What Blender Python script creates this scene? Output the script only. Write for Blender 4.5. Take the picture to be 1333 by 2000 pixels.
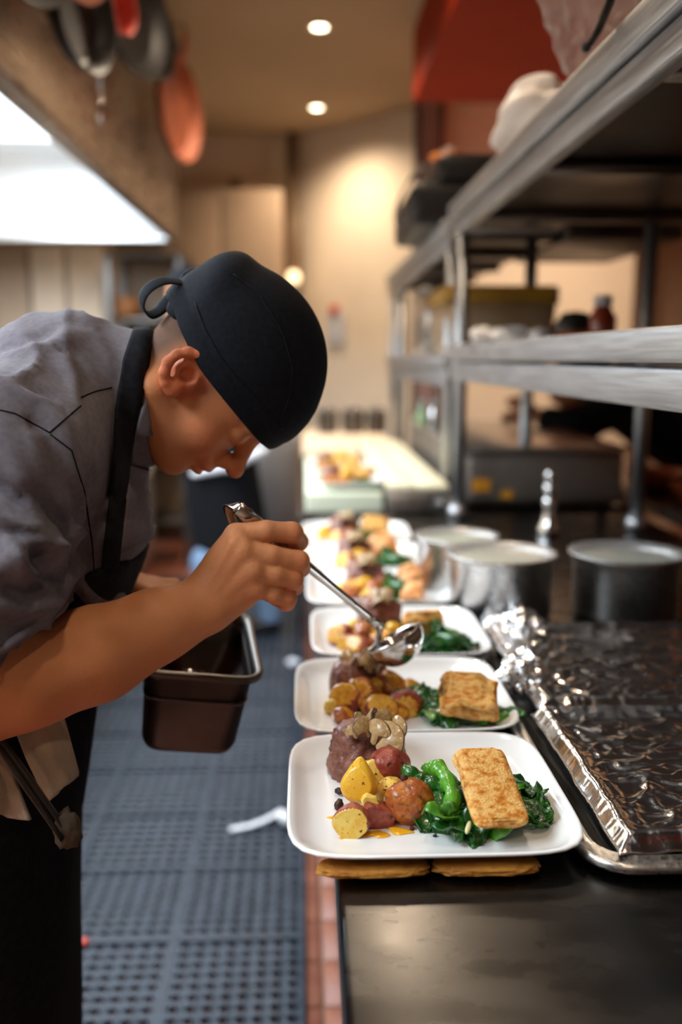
import bpy, bmesh, math, random
import numpy as np
from mathutils import Vector, Matrix, Euler, noise
from mathutils.bvhtree import BVHTree

for o in list(bpy.data.objects):
    bpy.data.objects.remove(o)
SC = bpy.context.scene
COL = SC.collection

# ---------------------------------------------------------------- camera
FPX = 1800.0
PITCH = math.atan(300 / FPX)
YAW = math.atan(71 * math.cos(PITCH) / FPX)
CAM = np.array([0.0, 0.0, 1.36])
cam_d = bpy.data.cameras.new('camera')
cam_d.sensor_fit = 'VERTICAL'
cam_d.sensor_height = 36.0
cam_d.sensor_width = 24.0
cam_d.lens = FPX / 2000 * 36
cam_d.clip_start = 0.02
cam_d.dof.use_dof = True
cam_d.dof.focus_distance = 0.93
cam_d.dof.aperture_fstop = 2.0
cam_o = bpy.data.objects.new('camera', cam_d)
cam_o.location = CAM
cam_o.rotation_euler = (math.pi / 2 - PITCH, 0, -YAW)
COL.objects.link(cam_o)
SC.camera = cam_o

# ---------------------------------------------------------------- exposure, world, lights
vs = SC.view_settings
vs.view_transform = 'Standard'
vs.look = 'None'
vs.gamma = 1.0
vs.use_curve_mapping = False
vs.exposure = 0.0
W = bpy.data.worlds.new('world')
SC.world = W
W.use_nodes = True
W.node_tree.nodes['Background'].inputs[0].default_value = (1.0, 0.86, 0.72, 1)
W.node_tree.nodes['Background'].inputs[1].default_value = 0.05

CEIL = 3.0
HX, HZ, HY0, HY1 = -0.745, 2.05, -1.2, 5.65      # hood: right face, bottom edge, ends
DOWNLIGHTS = [(0.09, 6.45, 105), (0.085, 4.95, 105), (0.08, 3.45, 95), (0.08, 1.95, 42), (0.08, 0.45, 30),
              (0.08, -1.05, 45), (1.6, 5.2, 190), (2.0, 3.2, 50), (1.6, 1.4, 20)]
for i, (x, y, pw) in enumerate(DOWNLIGHTS):
    l = bpy.data.lights.new('downlight_lamp', 'SPOT')
    l.energy = pw
    l.color = (1.0, 0.80, 0.58)
    l.spot_size = math.radians(152)
    l.spot_blend = 0.9
    l.shadow_soft_size = 0.06
    o = bpy.data.objects.new('downlight_lamp', l)
    o.location = (x, y, CEIL - 0.03)
    COL.objects.link(o)
for y in (0.2, 1.6, 3.0, 4.4):
    l = bpy.data.lights.new('hood_lamp', 'AREA')
    l.shape = 'RECTANGLE'
    l.size = 0.9
    l.size_y = 1.1
    l.energy = 75
    l.color = (0.76, 0.89, 1.0)
    o = bpy.data.objects.new('hood_lamp', l)
    o.location = (HX - 0.64, y, 2.44)
    COL.objects.link(o)

# ---------------------------------------------------------------- helpers
_F = np.array([math.sin(YAW) * math.cos(PITCH), math.cos(YAW) * math.cos(PITCH), -math.sin(PITCH)])
_R = np.array([math.cos(YAW), -math.sin(YAW), 0.0])
_U = np.cross(_R, _F)
def ray(x, y):
    return _F + _R * (x - 666.5) / FPX - _U * (y - 1000) / FPX
def P(x, y, Y):                                   # photo point at world depth Y
    d = ray(x, y)
    return Vector(CAM + d * (Y / d[1]))
def PZ(x, y, Z):                                  # photo point at world height Z
    d = ray(x, y)
    return Vector(CAM + d * ((Z - CAM[2]) / d[2]))

def tag(o, label=None, cat=None, group=None, kind=None):
    if label: o['label'] = label
    if cat: o['category'] = cat
    if group: o['group'] = group
    if kind: o['kind'] = kind
    return o
def empty(name, loc=(0, 0, 0), label=None, cat=None, group=None, rot=(0, 0, 0), kind=None):
    o = bpy.data.objects.new(name, None)
    o.empty_display_size = 0.05
    o.location = loc
    o.rotation_euler = rot
    COL.objects.link(o)
    return tag(o, label, cat, group, kind)
def link(name, me, mat=None, parent=None, loc=None, rot=None, world=False):
    o = bpy.data.objects.new(name, me)
    if mat is not None and len(me.materials) == 0:
        me.materials.append(mat)
    COL.objects.link(o)
    if loc is not None: o.location = loc
    if rot is not None: o.rotation_euler = rot
    if parent is not None:
        o.parent = parent
        if world:                                 # mesh given in world coordinates
            o.matrix_parent_inverse = wm(parent).inverted()
    return o
def wm(o):
    m = Matrix.LocRotScale(o.location, o.rotation_euler, o.scale)
    if o.parent: m = wm(o.parent) @ o.matrix_parent_inverse @ m
    return m
def mesh(name, verts, faces, smooth=True):
    me = bpy.data.meshes.new(name)
    me.from_pydata([tuple(v) for v in verts], [], [tuple(f) for f in faces])
    if smooth: me.polygons.foreach_set('use_smooth', [True] * len(me.polygons))
    me.update()
    return me
def bm_mesh(bm, name, smooth=False):
    me = bpy.data.meshes.new(name)
    bmesh.ops.recalc_face_normals(bm, faces=bm.faces)
    bm.to_mesh(me)
    bm.free()
    if smooth: me.polygons.foreach_set('use_smooth', [True] * len(me.polygons))
    return me
def box_bm(bm, lo, hi, M=None):
    lo, hi = Vector(lo), Vector(hi)
    vs_ = [bm.verts.new((hi.x if i & 1 else lo.x, hi.y if i & 2 else lo.y, hi.z if i & 4 else lo.z)) for i in range(8)]
    if M:
        for v in vs_: v.co = M @ v.co
    for f in ((0, 1, 3, 2), (4, 6, 7, 5), (0, 4, 5, 1), (2, 3, 7, 6), (0, 2, 6, 4), (1, 5, 7, 3)):
        bm.faces.new([vs_[i] for i in f])
    return vs_
def boxes(name, lst, bevel=0.0, seg=2, smooth=False):
    bm = bmesh.new()
    for b in lst: box_bm(bm, *b)
    if bevel > 0:
        bmesh.ops.bevel(bm, geom=bm.edges[:], offset=bevel, segments=seg, profile=0.6, affect='EDGES', clamp_overlap=True)
    return bm_mesh(bm, name, smooth or bevel > 0)
def catmull(pts, n):
    pts = [Vector(p) for p in pts]
    out = []
    m = len(pts)
    for i in range(m - 1):
        p0, p1, p2, p3 = pts[max(i - 1, 0)], pts[i], pts[i + 1], pts[min(i + 2, m - 1)]
        for k in range(n):
            t = k / n
            out.append(0.5 * ((2 * p1) + (p2 - p0) * t + (2 * p0 - 5 * p1 + 4 * p2 - p3) * t * t + (3 * p1 - p0 - 3 * p2 + p3) * t ** 3))
    out.append(pts[-1])
    return out
def frames(pts, up=None):
    n = len(pts)
    ts = [(pts[min(i + 1, n - 1)] - pts[max(i - 1, 0)]).normalized() for i in range(n)]
    a = Vector(up) if up else (Vector((0, 0, 1)) if abs(ts[0].z) < 0.9 else Vector((1, 0, 0)))
    res = []
    for t in ts:
        nrm = (a - t * a.dot(t))
        nrm = nrm.normalized() if nrm.length > 1e-6 else t.orthogonal().normalized()
        b = t.cross(nrm)
        res.append((t, nrm, b))
        a = nrm
    return res
def tube(name, pts, r, seg=10, closed=False, up=None, flat=None, cap=True, mod=None):
    """tube along pts; r number or list; flat=(a,b) multiplies radius along normal / binormal"""
    pts = [Vector(p) for p in pts]
    n = len(pts)
    rr = r if isinstance(r, (list, tuple)) else [r] * n
    if len(rr) != n:
        rr = [rr[0] + (rr[-1] - rr[0]) * i / (n - 1) for i in range(n)] if len(rr) == 2 else [float(np.interp(i / (n - 1), np.linspace(0, 1, len(rr)), rr)) for i in range(n)]
    fr = frames(pts, up)
    fa, fb = flat or (1, 1)
    V, Fc = [], []
    for i in range(n):
        for k in range(seg):
            a = 2 * math.pi * k / seg
            m = mod(i / (n - 1), a) if mod else 1
            V.append(pts[i] + (fr[i][1] * math.cos(a) * fa + fr[i][2] * math.sin(a) * fb) * rr[i] * m)
    for i in range(n - 1 if not closed else n):
        for k in range(seg):
            a, b = i * seg + k, i * seg + (k + 1) % seg
            c, d = ((i + 1) % n) * seg + (k + 1) % seg, ((i + 1) % n) * seg + k
            Fc.append((a, b, c, d))
    if cap and not closed:
        Fc.append(tuple(range(seg))[::-1])
        Fc.append(tuple((n - 1) * seg + k for k in range(seg)))
    me = mesh(name, V, Fc)
    bm = bmesh.new(); bm.from_mesh(me); bmesh.ops.recalc_face_normals(bm, faces=bm.faces); bm.to_mesh(me); bm.free()
    return me
def lathe(name, prof, seg=32, smooth=True):
    V, Fc = [], []
    n = len(prof)
    for r, z in prof:
        for k in range(seg):
            a = 2 * math.pi * k / seg
            V.append((r * math.cos(a), r * math.sin(a), z))
    for i in range(n - 1):
        for k in range(seg):
            Fc.append((i * seg + k, i * seg + (k + 1) % seg, (i + 1) * seg + (k + 1) % seg, (i + 1) * seg + k))
    bm = bmesh.new()
    bm.from_mesh(mesh(name, V, Fc))
    bmesh.ops.remove_doubles(bm, verts=bm.verts, dist=1e-5)
    return bm_mesh(bm, name, smooth)
def grid_mesh(name, fn, nu, nv, thick=0.0):
    """fn(u,v) -> point; thick>0 adds a back sheet along the normal"""
    V = [Vector(fn(i / nu, j / nv)) for j in range(nv + 1) for i in range(nu + 1)]
    w = nu + 1
    Fc = [(j * w + i, j * w + i + 1, (j + 1) * w + i + 1, (j + 1) * w + i) for j in range(nv) for i in range(nu)]
    if thick:
        me = mesh(name, V, Fc)
        N = [v.normal.copy() for v in me.vertices]
        n = len(V)
        V2 = V + [V[i] - N[i] * thick for i in range(n)]
        F2 = Fc + [tuple(n + q for q in reversed(f)) for f in Fc]
        for i in range(nu):
            F2.append((i + 1, i, n + i, n + i + 1))
            a = nv * w + i
            F2.append((a, a + 1, n + a + 1, n + a))
        for j in range(nv):
            a = j * w
            F2.append((a, a + w, n + a + w, n + a))
            b = j * w + nu
            F2.append((b + w, b, n + b, n + b + w))
        V, Fc = V2, F2
    return mesh(name, V, Fc)
def nz(p, s=1.0, seed=0.0):
    return noise.noise(Vector((p[0] * s + seed, p[1] * s + seed * 1.7, p[2] * s - seed)))
def fbm(p, s, seed=0, oct=3):
    return noise.fractal(Vector((p[0] * s + seed, p[1] * s + seed * 1.7, p[2] * s - seed)), 1.0, 2.0, oct)

# ---------------------------------------------------------------- materials
MATS = {}
def mat(name, c, c2=None, c3=None, scale=20.0, rough=0.5, metal=0.0, bump=0.0, bscale=None, detail=4.0, lo=0.4, hi=0.6,
        sss=0.0, sssr=(1, .35, .15), coat=0.0, trans=0.0, emit=None, estr=0.0, alpha=1.0, sheen=0.0, stretch=None, rvar=0.0,
        ior=1.45, specks=None, speck_scale=120.0, speck_at=0.68, speck_w=.04, spec=None):
    m = bpy.data.materials.new(name)
    m.use_nodes = True
    nt = m.node_tree
    N, L = nt.nodes, nt.links
    b = N['Principled BSDF']
    b.inputs['Roughness'].default_value = rough
    b.inputs['Metallic'].default_value = metal
    b.inputs['IOR'].default_value = ior
    b.inputs['Base Color'].default_value = (*c, 1)
    if spec is not None: b.inputs['Specular IOR Level'].default_value = spec
    if sss:
        b.inputs['Subsurface Weight'].default_value = sss
        b.inputs['Subsurface Radius'].default_value = sssr
        b.inputs['Subsurface Scale'].default_value = 0.006
    if coat: b.inputs['Coat Weight'].default_value = coat; b.inputs['Coat Roughness'].default_value = 0.12
    if trans: b.inputs['Transmission Weight'].default_value = trans
    if sheen: b.inputs['Sheen Weight'].default_value = sheen; b.inputs['Sheen Roughness'].default_value = 0.5
    if alpha < 1: b.inputs['Alpha'].default_value = alpha
    if emit:
        b.inputs['Emission Color'].default_value = (*emit, 1)
        b.inputs['Emission Strength'].default_value = estr
    tc = N.new('ShaderNodeTexCoord')
    src = tc.outputs['Object']
    if stretch:
        mp = N.new('ShaderNodeMapping')
        mp.inputs['Scale'].default_value = stretch
        L.new(src, mp.inputs[0])
        src = mp.outputs[0]
    if c2 is not None or rvar:
        t = N.new('ShaderNodeTexNoise')
        t.inputs['Scale'].default_value = scale
        t.inputs['Detail'].default_value = detail
        L.new(src, t.inputs['Vector'])
        if c2 is not None:
            r = N.new('ShaderNodeValToRGB')
            r.color_ramp.elements[0].position = lo
            r.color_ramp.elements[0].color = (*c, 1)
            r.color_ramp.elements[1].position = hi
            r.color_ramp.elements[1].color = (*c2, 1)
            if c3 is not None:
                e = r.color_ramp.elements.new(min(0.98, hi + (hi - lo)))
                e.color = (*c3, 1)
            L.new(t.outputs['Fac'], r.inputs[0])
            out = r.outputs[0]
            if specks is not None:
                v = N.new('ShaderNodeTexNoise')
                v.inputs['Scale'].default_value = speck_scale
                v.inputs['Detail'].default_value = 2
                L.new(src, v.inputs['Vector'])
                r2 = N.new('ShaderNodeValToRGB')
                r2.color_ramp.elements[0].position = speck_at
                r2.color_ramp.elements[0].color = (0, 0, 0, 1)
                r2.color_ramp.elements[1].position = speck_at + speck_w
                r2.color_ramp.elements[1].color = (1, 1, 1, 1)
                L.new(v.outputs['Fac'], r2.inputs[0])
                mx = N.new('ShaderNodeMixRGB')
                L.new(r2.outputs[0], mx.inputs[0])
                L.new(out, mx.inputs[1])
                mx.inputs[2].default_value = (*specks, 1)
                out = mx.outputs[0]
            L.new(out, b.inputs['Base Color'])
        if rvar:
            mr = N.new('ShaderNodeMapRange')
            mr.inputs['From Min'].default_value = 0.3
            mr.inputs['From Max'].default_value = 0.7
            mr.inputs['To Min'].default_value = max(0.02, rough - rvar)
            mr.inputs['To Max'].default_value = min(1, rough + rvar)
            L.new(t.outputs['Fac'], mr.inputs['Value'])
            L.new(mr.outputs[0], b.inputs['Roughness'])
    if bump:
        t2 = N.new('ShaderNodeTexNoise')
        t2.inputs['Scale'].default_value = bscale or scale * 2
        t2.inputs['Detail'].default_value = detail
        L.new(src, t2.inputs['Vector'])
        bp = N.new('ShaderNodeBump')
        bp.inputs['Strength'].default_value = bump
        bp.inputs['Distance'].default_value = 0.002
        L.new(t2.outputs['Fac'], bp.inputs['Height'])
        L.new(bp.outputs[0], b.inputs['Normal'])
    MATS[name] = m
    return m

mat('steel', (.46, .45, .44), (.56, .55, .54), scale=6, rough=.32, metal=1, stretch=(40, 2, 40), rvar=.08)
mat('steel_shelf', (.40, .41, .43), (.50, .51, .53), scale=5, rough=.42, metal=1, stretch=(40, 1.5, 40), rvar=.06)
mat('steel_dark', (.10, .095, .09), (.14, .13, .12), scale=7, rough=.42, metal=1, rvar=.1)
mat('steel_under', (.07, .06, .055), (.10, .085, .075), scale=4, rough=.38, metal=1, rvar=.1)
mat('countertop', (.060, .057, .055), (.078, .075, .072), scale=5, rough=.27, metal=1, stretch=(2, 5, 2), rvar=.06)
mat('chrome', (.75, .75, .75), rough=.10, metal=1)
mat('steel_pan', (.085, .076, .07), (.11, .098, .09), scale=14, rough=.38, metal=1, rvar=.06)
mat('ladle_steel', (.50, .46, .43), rough=.16, metal=1)
mat('foil', (.78, .76, .75), rough=.14, metal=1, bump=.25, bscale=90, detail=3)
mat('foil_bright', (.85, .85, .86), rough=.22, metal=1, bump=.5, bscale=120)
mat('porcelain', (.86, .87, .88), rough=.12, coat=.5)
mat('rubber', (.018, .024, .034), (.030, .038, .052), scale=30, rough=.45, spec=.3, bump=.2, bscale=300, rvar=.08)
mat('quarry_tile', (.20, .062, .036), (.26, .09, .05), scale=9, rough=.5, bump=.15, bscale=120)
mat('grout', (.20, .13, .09), (.14, .09, .06), scale=60, rough=.9)
mat('wall_cream', (.62, .49, .36), (.58, .45, .33), scale=2, rough=.75)
mat('wall_white', (.74, .62, .48), (.70, .58, .45), scale=2, rough=.7)
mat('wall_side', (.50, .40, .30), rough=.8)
mat('ceiling_paint', (.46, .33, .20), (.43, .31, .185), scale=1.5, rough=.85)
mat('red_paint', (.36, .027, .004), (.33, .024, .004), scale=2, rough=.75, spec=.2)
mat('pipe_brown', (.16, .10, .055), rough=.5)
mat('panel_tan', (.36, .25, .165), (.33, .23, .15), scale=3, rough=.6)
mat('hood_steel', (.24, .19, .155), (.30, .24, .20), scale=5, rough=.30, metal=.95, stretch=(2, 2, 14), rvar=.08)
mat('hood_inside', (.86, .88, .90), rough=.35, metal=.2)
mat('hood_lamp_glass', (.9, .95, 1), emit=(.85, .94, 1), estr=3.0)
mat('downlight_glow', (1, .9, .7), emit=(1, .82, .58), estr=14)
mat('trim_white', (.7, .62, .5), rough=.5)
mat('black_iron', (.012, .011, .010), (.022, .02, .018), scale=30, rough=.42)
mat('copper', (.26, .055, .014), (.34, .075, .018), scale=12, rough=.55, metal=.3)
mat('red_handle', (.62, .05, .02), rough=.4)
mat('skin', (.50, .215, .10), (.56, .25, .125), scale=18, rough=.46, sss=.12, bump=.12, bscale=260)
mat('jacket', (.115, .103, .118), (.135, .122, .138), scale=160, rough=.9, spec=.15, bump=.15, bscale=500)
mat('jacket_trim', (.15, .155, .19), rough=.85, spec=.15, bump=.2, bscale=500)
mat('apron_black', (.006, .006, .0075), (.010, .010, .012), scale=120, rough=.9, spec=.12, bump=.15, bscale=500)
mat('cap_black', (.0065, .008, .012), (.009, .011, .016), scale=200, rough=.8, spec=.12, bump=.15, bscale=700)
mat('hair', (.05, .045, .042), (.16, .14, .12), scale=300, rough=.8, bump=.6, bscale=500)
mat('towel', (.42, .33, .24), (.33, .25, .17), scale=14, rough=.95, sheen=.4, bump=.5, bscale=400)
mat('denim', (.11, .17, .27), (.15, .22, .33), scale=60, rough=.85)
mat('white_cloth', (.72, .72, .78), rough=.9)
mat('shoe_black', (.01, .01, .012), rough=.4)
mat('sauce_dark', (.012, .004, .002), rough=.08, coat=.6)
mat('cutting_board', (.78, .73, .52), (.82, .78, .60), scale=10, rough=.55)
mat('board_green_white', (.72, .78, .62), rough=.5)
mat('cream_food', (.55, .56, .40), (.62, .62, .46), scale=20, rough=.25, coat=.6)
mat('green_food', (.42, .52, .33), (.50, .58, .40), scale=20, rough=.3, coat=.6)
mat('plastic_film', (.75, .70, .66), rough=.18, alpha=.22, bump=.8, bscale=30)
mat('plastic_white', (.82, .76, .72), rough=.5, bump=.2, bscale=40, sss=.3, sssr=(1, 1, 1))
mat('plastic_clear', (.40, .30, .20), (.36, .26, .16), scale=6, rough=.3)
mat('plastic_yellow', (.42, .24, .03), (.36, .2, .03), scale=8, rough=.45)
mat('plastic_black', (.010, .010, .011), rough=.45)
mat('orange_plastic', (.62, .17, .02), rough=.5)
mat('orange_sticker', (.85, .36, .02), rough=.5)
mat('glass_red', (.25, .04, .02), rough=.15, coat=.5)
mat('bottle_green', (.35, .5, .28), rough=.1, coat=.6)
mat('fish_crust', (.82, .49, .155), (.63, .235, .022), (.36, .09, .010), scale=140, lo=.44, hi=.60, rough=.6, bump=.9, bscale=420, detail=7,
    stretch=(.78, 1.1, 1), specks=(.10, .03, .01), speck_scale=330, speck_at=.74)
mat('fish_flesh', (.86, .62, .42), (.78, .40, .22), scale=60, rough=.5, bump=.7, bscale=220)
mat('salmon_crust', (.85, .44, .19), (.78, .29, .08), (.5, .16, .04), scale=45, rough=.5, bump=.7, bscale=300)
mat('potato_yellow', (.80, .47, .030), (.72, .36, .022), scale=30, rough=.34, bump=.25, bscale=250, coat=.25, specks=(.16, .035, .006), speck_scale=210, speck_at=.665)
mat('potato_pale', (.84, .60, .13), (.78, .48, .06), (.62, .26, .02), scale=55, rough=.42, bump=.5, bscale=200, coat=.2, specks=(.14, .03, .005), speck_scale=220, speck_at=.64)
mat('potato_red', (.25, .034, .024), (.38, .085, .045), (.15, .02, .012), scale=75, rough=.42, bump=.8, bscale=200, coat=.15, specks=(.03, .012, .006), speck_scale=120, speck_at=.60, speck_w=.12)
mat('potato_roast', (.33, .075, .014), (.52, .16, .02), (.11, .022, .008), scale=70, rough=.34, bump=.9, bscale=180, coat=.3, specks=(.018, .010, .008), speck_scale=85, speck_at=.54, speck_w=.14)
mat('meat', (.15, .046, .030), (.25, .095, .062), (.36, .18, .125), scale=60, rough=.36, bump=1.0, bscale=160, detail=8, coat=.25, stretch=(1, 1, 2))
mat('mushroom_edge', (.11, .055, .02), (.20, .105, .04), scale=120, rough=.35, coat=.3)
mat('mushroom', (.48, .33, .15), (.34, .20, .075), (.62, .46, .25), scale=130, rough=.35, coat=.3, bump=.4, bscale=200)
mat('char', (.016, .011, .009), (.06, .018, .01), scale=100, rough=.5, bump=.6)
mat('steel_warm', (.26, .23, .21), (.32, .29, .26), scale=5, rough=.5, metal=.9)
mat('rack_orange', (.20, .07, .015), rough=.6)
mat('drip_yellow', (.86, .42, .015), rough=.12, coat=.6)
mat('jus', (.30, .10, .045), rough=.12, coat=.6, alpha=.55)
mat('spinach', (.008, .070, .008), (.016, .13, .012), (.045, .21, .016), scale=60, rough=.22, bump=.6, bscale=150, coat=.35)
mat('greens_bright', (.055, .25, .012), (.10, .34, .02), scale=50, rough=.25, bump=.6, bscale=200, coat=.4)
mat('stem_pale', (.62, .60, .30), rough=.35, coat=.3)
mat('potato_golden', (.74, .40, .035), (.62, .25, .02), (.36, .09, .012), scale=90, rough=.36, bump=.6, bscale=200, coat=.25, specks=(.12, .03, .006), speck_scale=150, speck_at=.60, speck_w=.1)
mat('bread', (.33, .125, .014), (.42, .18, .02), (.20, .065, .010), scale=45, rough=.7, bump=1.0, bscale=160)
mat('rag_white', (.55, .55, .58), rough=.8)
mat('red_scrap', (.45, .05, .03), rough=.6)
G = MATS
# ---------------------------------------------------------------- SDF mesher
def sdf_cap(p, a, b, r1, r2):
    a = np.asarray(a, float); b = np.asarray(b, float)
    ab = b - a
    t = np.clip(((p - a) @ ab) / max(ab @ ab, 1e-12), 0, 1)
    return np.linalg.norm(p - a - t[:, None] * ab, axis=1) - (r1 + (r2 - r1) * t)
def sdf_ell(p, c, r, R=None):
    q = p - np.asarray(c, float)
    if R is not None: q = q @ R
    r = np.asarray(r, float)
    k0 = np.linalg.norm(q / r, axis=1)
    k1 = np.linalg.norm(q / (r * r), axis=1) + 1e-9
    return k0 * (k0 - 1) / k1
class Sdf:
    def __init__(s): s.ops = []
    def cap(s, a, b, r1, r2=None, k=.01, sub=False):
        s.ops.append(('c', np.array(a, float), np.array(b, float), r1, r1 if r2 is None else r2, k, sub)); return s
    def chain(s, pr, k=.01):
        for (a, r1), (b, r2) in zip(pr[:-1], pr[1:]): s.cap(a, b, r1, r2, k)
        return s
    def ell(s, c, r, R=None, k=.01, sub=False):
        s.ops.append(('e', np.array(c, float), np.array(r, float), R, None, k, sub)); return s
    def plane(s, c, n, k=.004):                   # keeps the side the normal points away from
        n = np.array(n, float); n /= np.linalg.norm(n)
        s.ops.append(('p', np.array(c, float), n, None, None, k, True)); return s
    def fn(s, f):                                 # arbitrary d = f(p, d)
        s.ops.append(('f', f, None, None, None, 0, False)); return s
    def __call__(s, p):
        d = np.full(len(p), 10.0)
        for op in s.ops:
            if op[0] == 'f': d = op[1](p, d); continue
            if op[0] == 'c': e = sdf_cap(p, *op[1:5])
            elif op[0] == 'e': e = sdf_ell(p, op[1], op[2], op[3])
            else: e = -((p - op[1]) @ op[2])
            k = op[5]
            if op[6]:
                e = -e
                h = np.maximum(k - np.abs(d - e), 0) / k
                d = np.maximum(d, e) + h * h * k * .25
            else:
                h = np.maximum(k - np.abs(d - e), 0) / k
                d = np.minimum(d, e) - h * h * k * .25
        return d
def sdf_arrays(f, lo, hi, h, B=8):
    lo = np.array(lo, float); hi = np.array(hi, float)
    nb = np.maximum(1, np.ceil((hi - lo) / (h * B)).astype(int))
    n = nb * B
    ii = np.stack(np.meshgrid(*[np.arange(k) for k in nb], indexing='ij'), -1).reshape(-1, 3)
    dc = f(lo + (ii + .5) * B * h)
    V = np.ones(n + 1, np.float32)
    S = np.where(dc < 0, -1.0, 1.0).reshape(nb).astype(np.float32)
    V[:-1, :-1, :-1] = S.repeat(B, 0).repeat(B, 1).repeat(B, 2)
    act = ii[np.abs(dc) < .87 * B * h * 1.35 + .004]
    off = np.stack(np.meshgrid(*[np.arange(B + 1)] * 3, indexing='ij'), -1).reshape(-1, 3)
    for s in range(0, len(act), 150):
        idx = (act[s:s + 150, None, :] * B + off[None]).reshape(-1, 3)
        V[idx[:, 0], idx[:, 1], idx[:, 2]] = f(lo + idx * h)
    sg = V < 0
    cells, quads, pos = [], [], []
    for a in range(3):
        b, c = (a + 1) % 3, (a + 2) % 3
        sl0 = [slice(None)] * 3; sl1 = [slice(None)] * 3
        sl0[a] = slice(0, -1); sl1[a] = slice(1, None)
        s0, s1 = sg[tuple(sl0)], sg[tuple(sl1)]
        e = np.argwhere(s0 != s1)
        ok = (e[:, b] > 0) & (e[:, c] > 0) & (e[:, b] < n[b]) & (e[:, c] < n[c])
        e = e[ok]
        e1 = e.copy(); e1[:, a] += 1
        v0 = V[e[:, 0], e[:, 1], e[:, 2]]; v1 = V[e1[:, 0], e1[:, 1], e1[:, 2]]
        p = e.astype(float); p[:, a] += v0 / (v0 - v1)
        ring = []
        for db, dc_ in ((-1, -1), (0, -1), (0, 0), (-1, 0)):
            q = e.copy(); q[:, b] += db; q[:, c] += dc_
            ring.append((q[:, 0] * n[1] + q[:, 1]) * n[2] + q[:, 2])
        ring = np.stack(ring, 1)
        fl = ~(v0 < 0)
        ring[fl] = ring[fl][:, ::-1]
        cells.append(ring); pos.append(np.repeat(p[:, None, :], 4, 1))
    cells = np.concatenate(cells); pos = np.concatenate(pos)
    u, inv = np.unique(cells.ravel(), return_inverse=True)
    cnt = np.bincount(inv)
    vert = np.stack([np.bincount(inv, pos.reshape(-1, 3)[:, k]) / cnt for k in range(3)], 1)
    return lo + vert * h, inv.reshape(-1, 4)
def arr_mesh(name, V, Q, color=None):
    me = bpy.data.meshes.new(name)
    me.vertices.add(len(V)); me.vertices.foreach_set('co', np.asarray(V, np.float32).ravel())
    me.loops.add(Q.size); me.loops.foreach_set('vertex_index', Q.astype(np.int32).ravel())
    me.polygons.add(len(Q))
    me.polygons.foreach_set('loop_start', np.arange(0, Q.size, 4, dtype=np.int32))
    me.polygons.foreach_set('use_smooth', np.ones(len(Q), bool))
    me.update(calc_edges=True)
    if color is not None:
        at = me.color_attributes.new('tint', 'FLOAT_COLOR', 'POINT')
        at.data.foreach_set('color', np.asarray(color, np.float32).ravel())
    return me
def sdf_mesh(name, f, lo, hi, h): return arr_mesh(name, *sdf_arrays(f, lo, hi, h))
def smooth_verts(V, Q, it=2):
    for _ in range(it):
        acc = np.zeros_like(V); cnt = np.zeros(len(V))
        for k in range(4):
            for m in (1, 3):
                np.add.at(acc, Q[:, k], V[Q[:, (k + m) % 4]]); np.add.at(cnt, Q[:, k], 1)
        V = V * .5 + .5 * acc / np.maximum(cnt, 1)[:, None]
    return V
def normals_of(V, Q):
    n = np.cross(V[Q[:, 2]] - V[Q[:, 0]], V[Q[:, 3]] - V[Q[:, 1]])
    N = np.zeros_like(V)
    for k in range(4): np.add.at(N, Q[:, k], n)
    return N / (np.linalg.norm(N, axis=1)[:, None] + 1e-12)
def bvh_of(me): return BVHTree.FromPolygons([v.co for v in me.vertices], [tuple(p.vertices) for p in me.polygons])
def hit(bvh, x, y, back=None):
    d = Vector(ray(x, y)).normalized()
    r = bvh.ray_cast(Vector(CAM), d)
    return (r[0], r[1]) if r[0] is not None else (back, Vector((0, -1, 0)))
def on_surface(bvh, pts, off=.0015):              # photo polyline laid on a surface, lifted along its normal
    out = []
    for x, y in pts:
        p, n = hit(bvh, x, y)
        if p is not None: out.append(p + n * off)
    return out
def lerp_poly(pts, t):
    n = len(pts) - 1
    i = min(int(t * n), n - 1); f = t * n - i
    return (pts[i][0] + (pts[i + 1][0] - pts[i][0]) * f, pts[i][1] + (pts[i + 1][1] - pts[i][1]) * f)
def band(name, bvh, A, B_, nu, nv, off=.003, thick=.0025):   # strip between two photo polylines, lying on a surface
    last = [None]
    def fn(u, v):
        a, b = lerp_poly(A, v), lerp_poly(B_, v)
        p, n = hit(bvh, a[0] + (b[0] - a[0]) * u, a[1] + (b[1] - a[1]) * u, last[0])
        if p is None: return Vector((0, 0, 0))
        last[0] = p
        return p + n * off
    return grid_mesh(name, fn, nu, nv, thick)
# ================================================================ the room
XL, XR, YB, YF = -2.3, 3.2, 7.3, -2.6
fl = link('floor', boxes('floor', [((XL, YF, -.08), (XR, YB, -.006))]), G['grout']); tag(fl, kind='structure')
tile_me = boxes('tile', [((-.0735, -.0735, -.009), (.0735, .0735, 0))], .002, 1)
tile_me.materials.append(G['quarry_tile'])
for j in range(23):
    for i in range(2):
        link('tile', tile_me, None, fl, (-.045 + i * .152, 1.38 + j * .152, 0))
rest = link('tile_field', boxes('tile_field', [((XL, YF, -.009), (-.125, YB, 0)), ((.185, YF, -.009), (XR, YB, 0)), ((-.125, YF, -.009), (.185, 1.3, 0)), ((-.125, 4.82, -.009), (.185, YB, 0))]), G['quarry_tile'], fl)
rest['kind'] = 'stuff'
tag(link('ceiling', boxes('ceiling', [((XL, YF, CEIL), (XR, YB, CEIL + .1))]), G['ceiling_paint']), kind='structure')
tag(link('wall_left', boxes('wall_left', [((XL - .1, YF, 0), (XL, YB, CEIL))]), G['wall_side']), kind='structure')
tag(link('wall_right', boxes('wall_right', [((XR, YF, 0), (XR + .1, YB, CEIL))]), G['wall_cream']), kind='structure')
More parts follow.
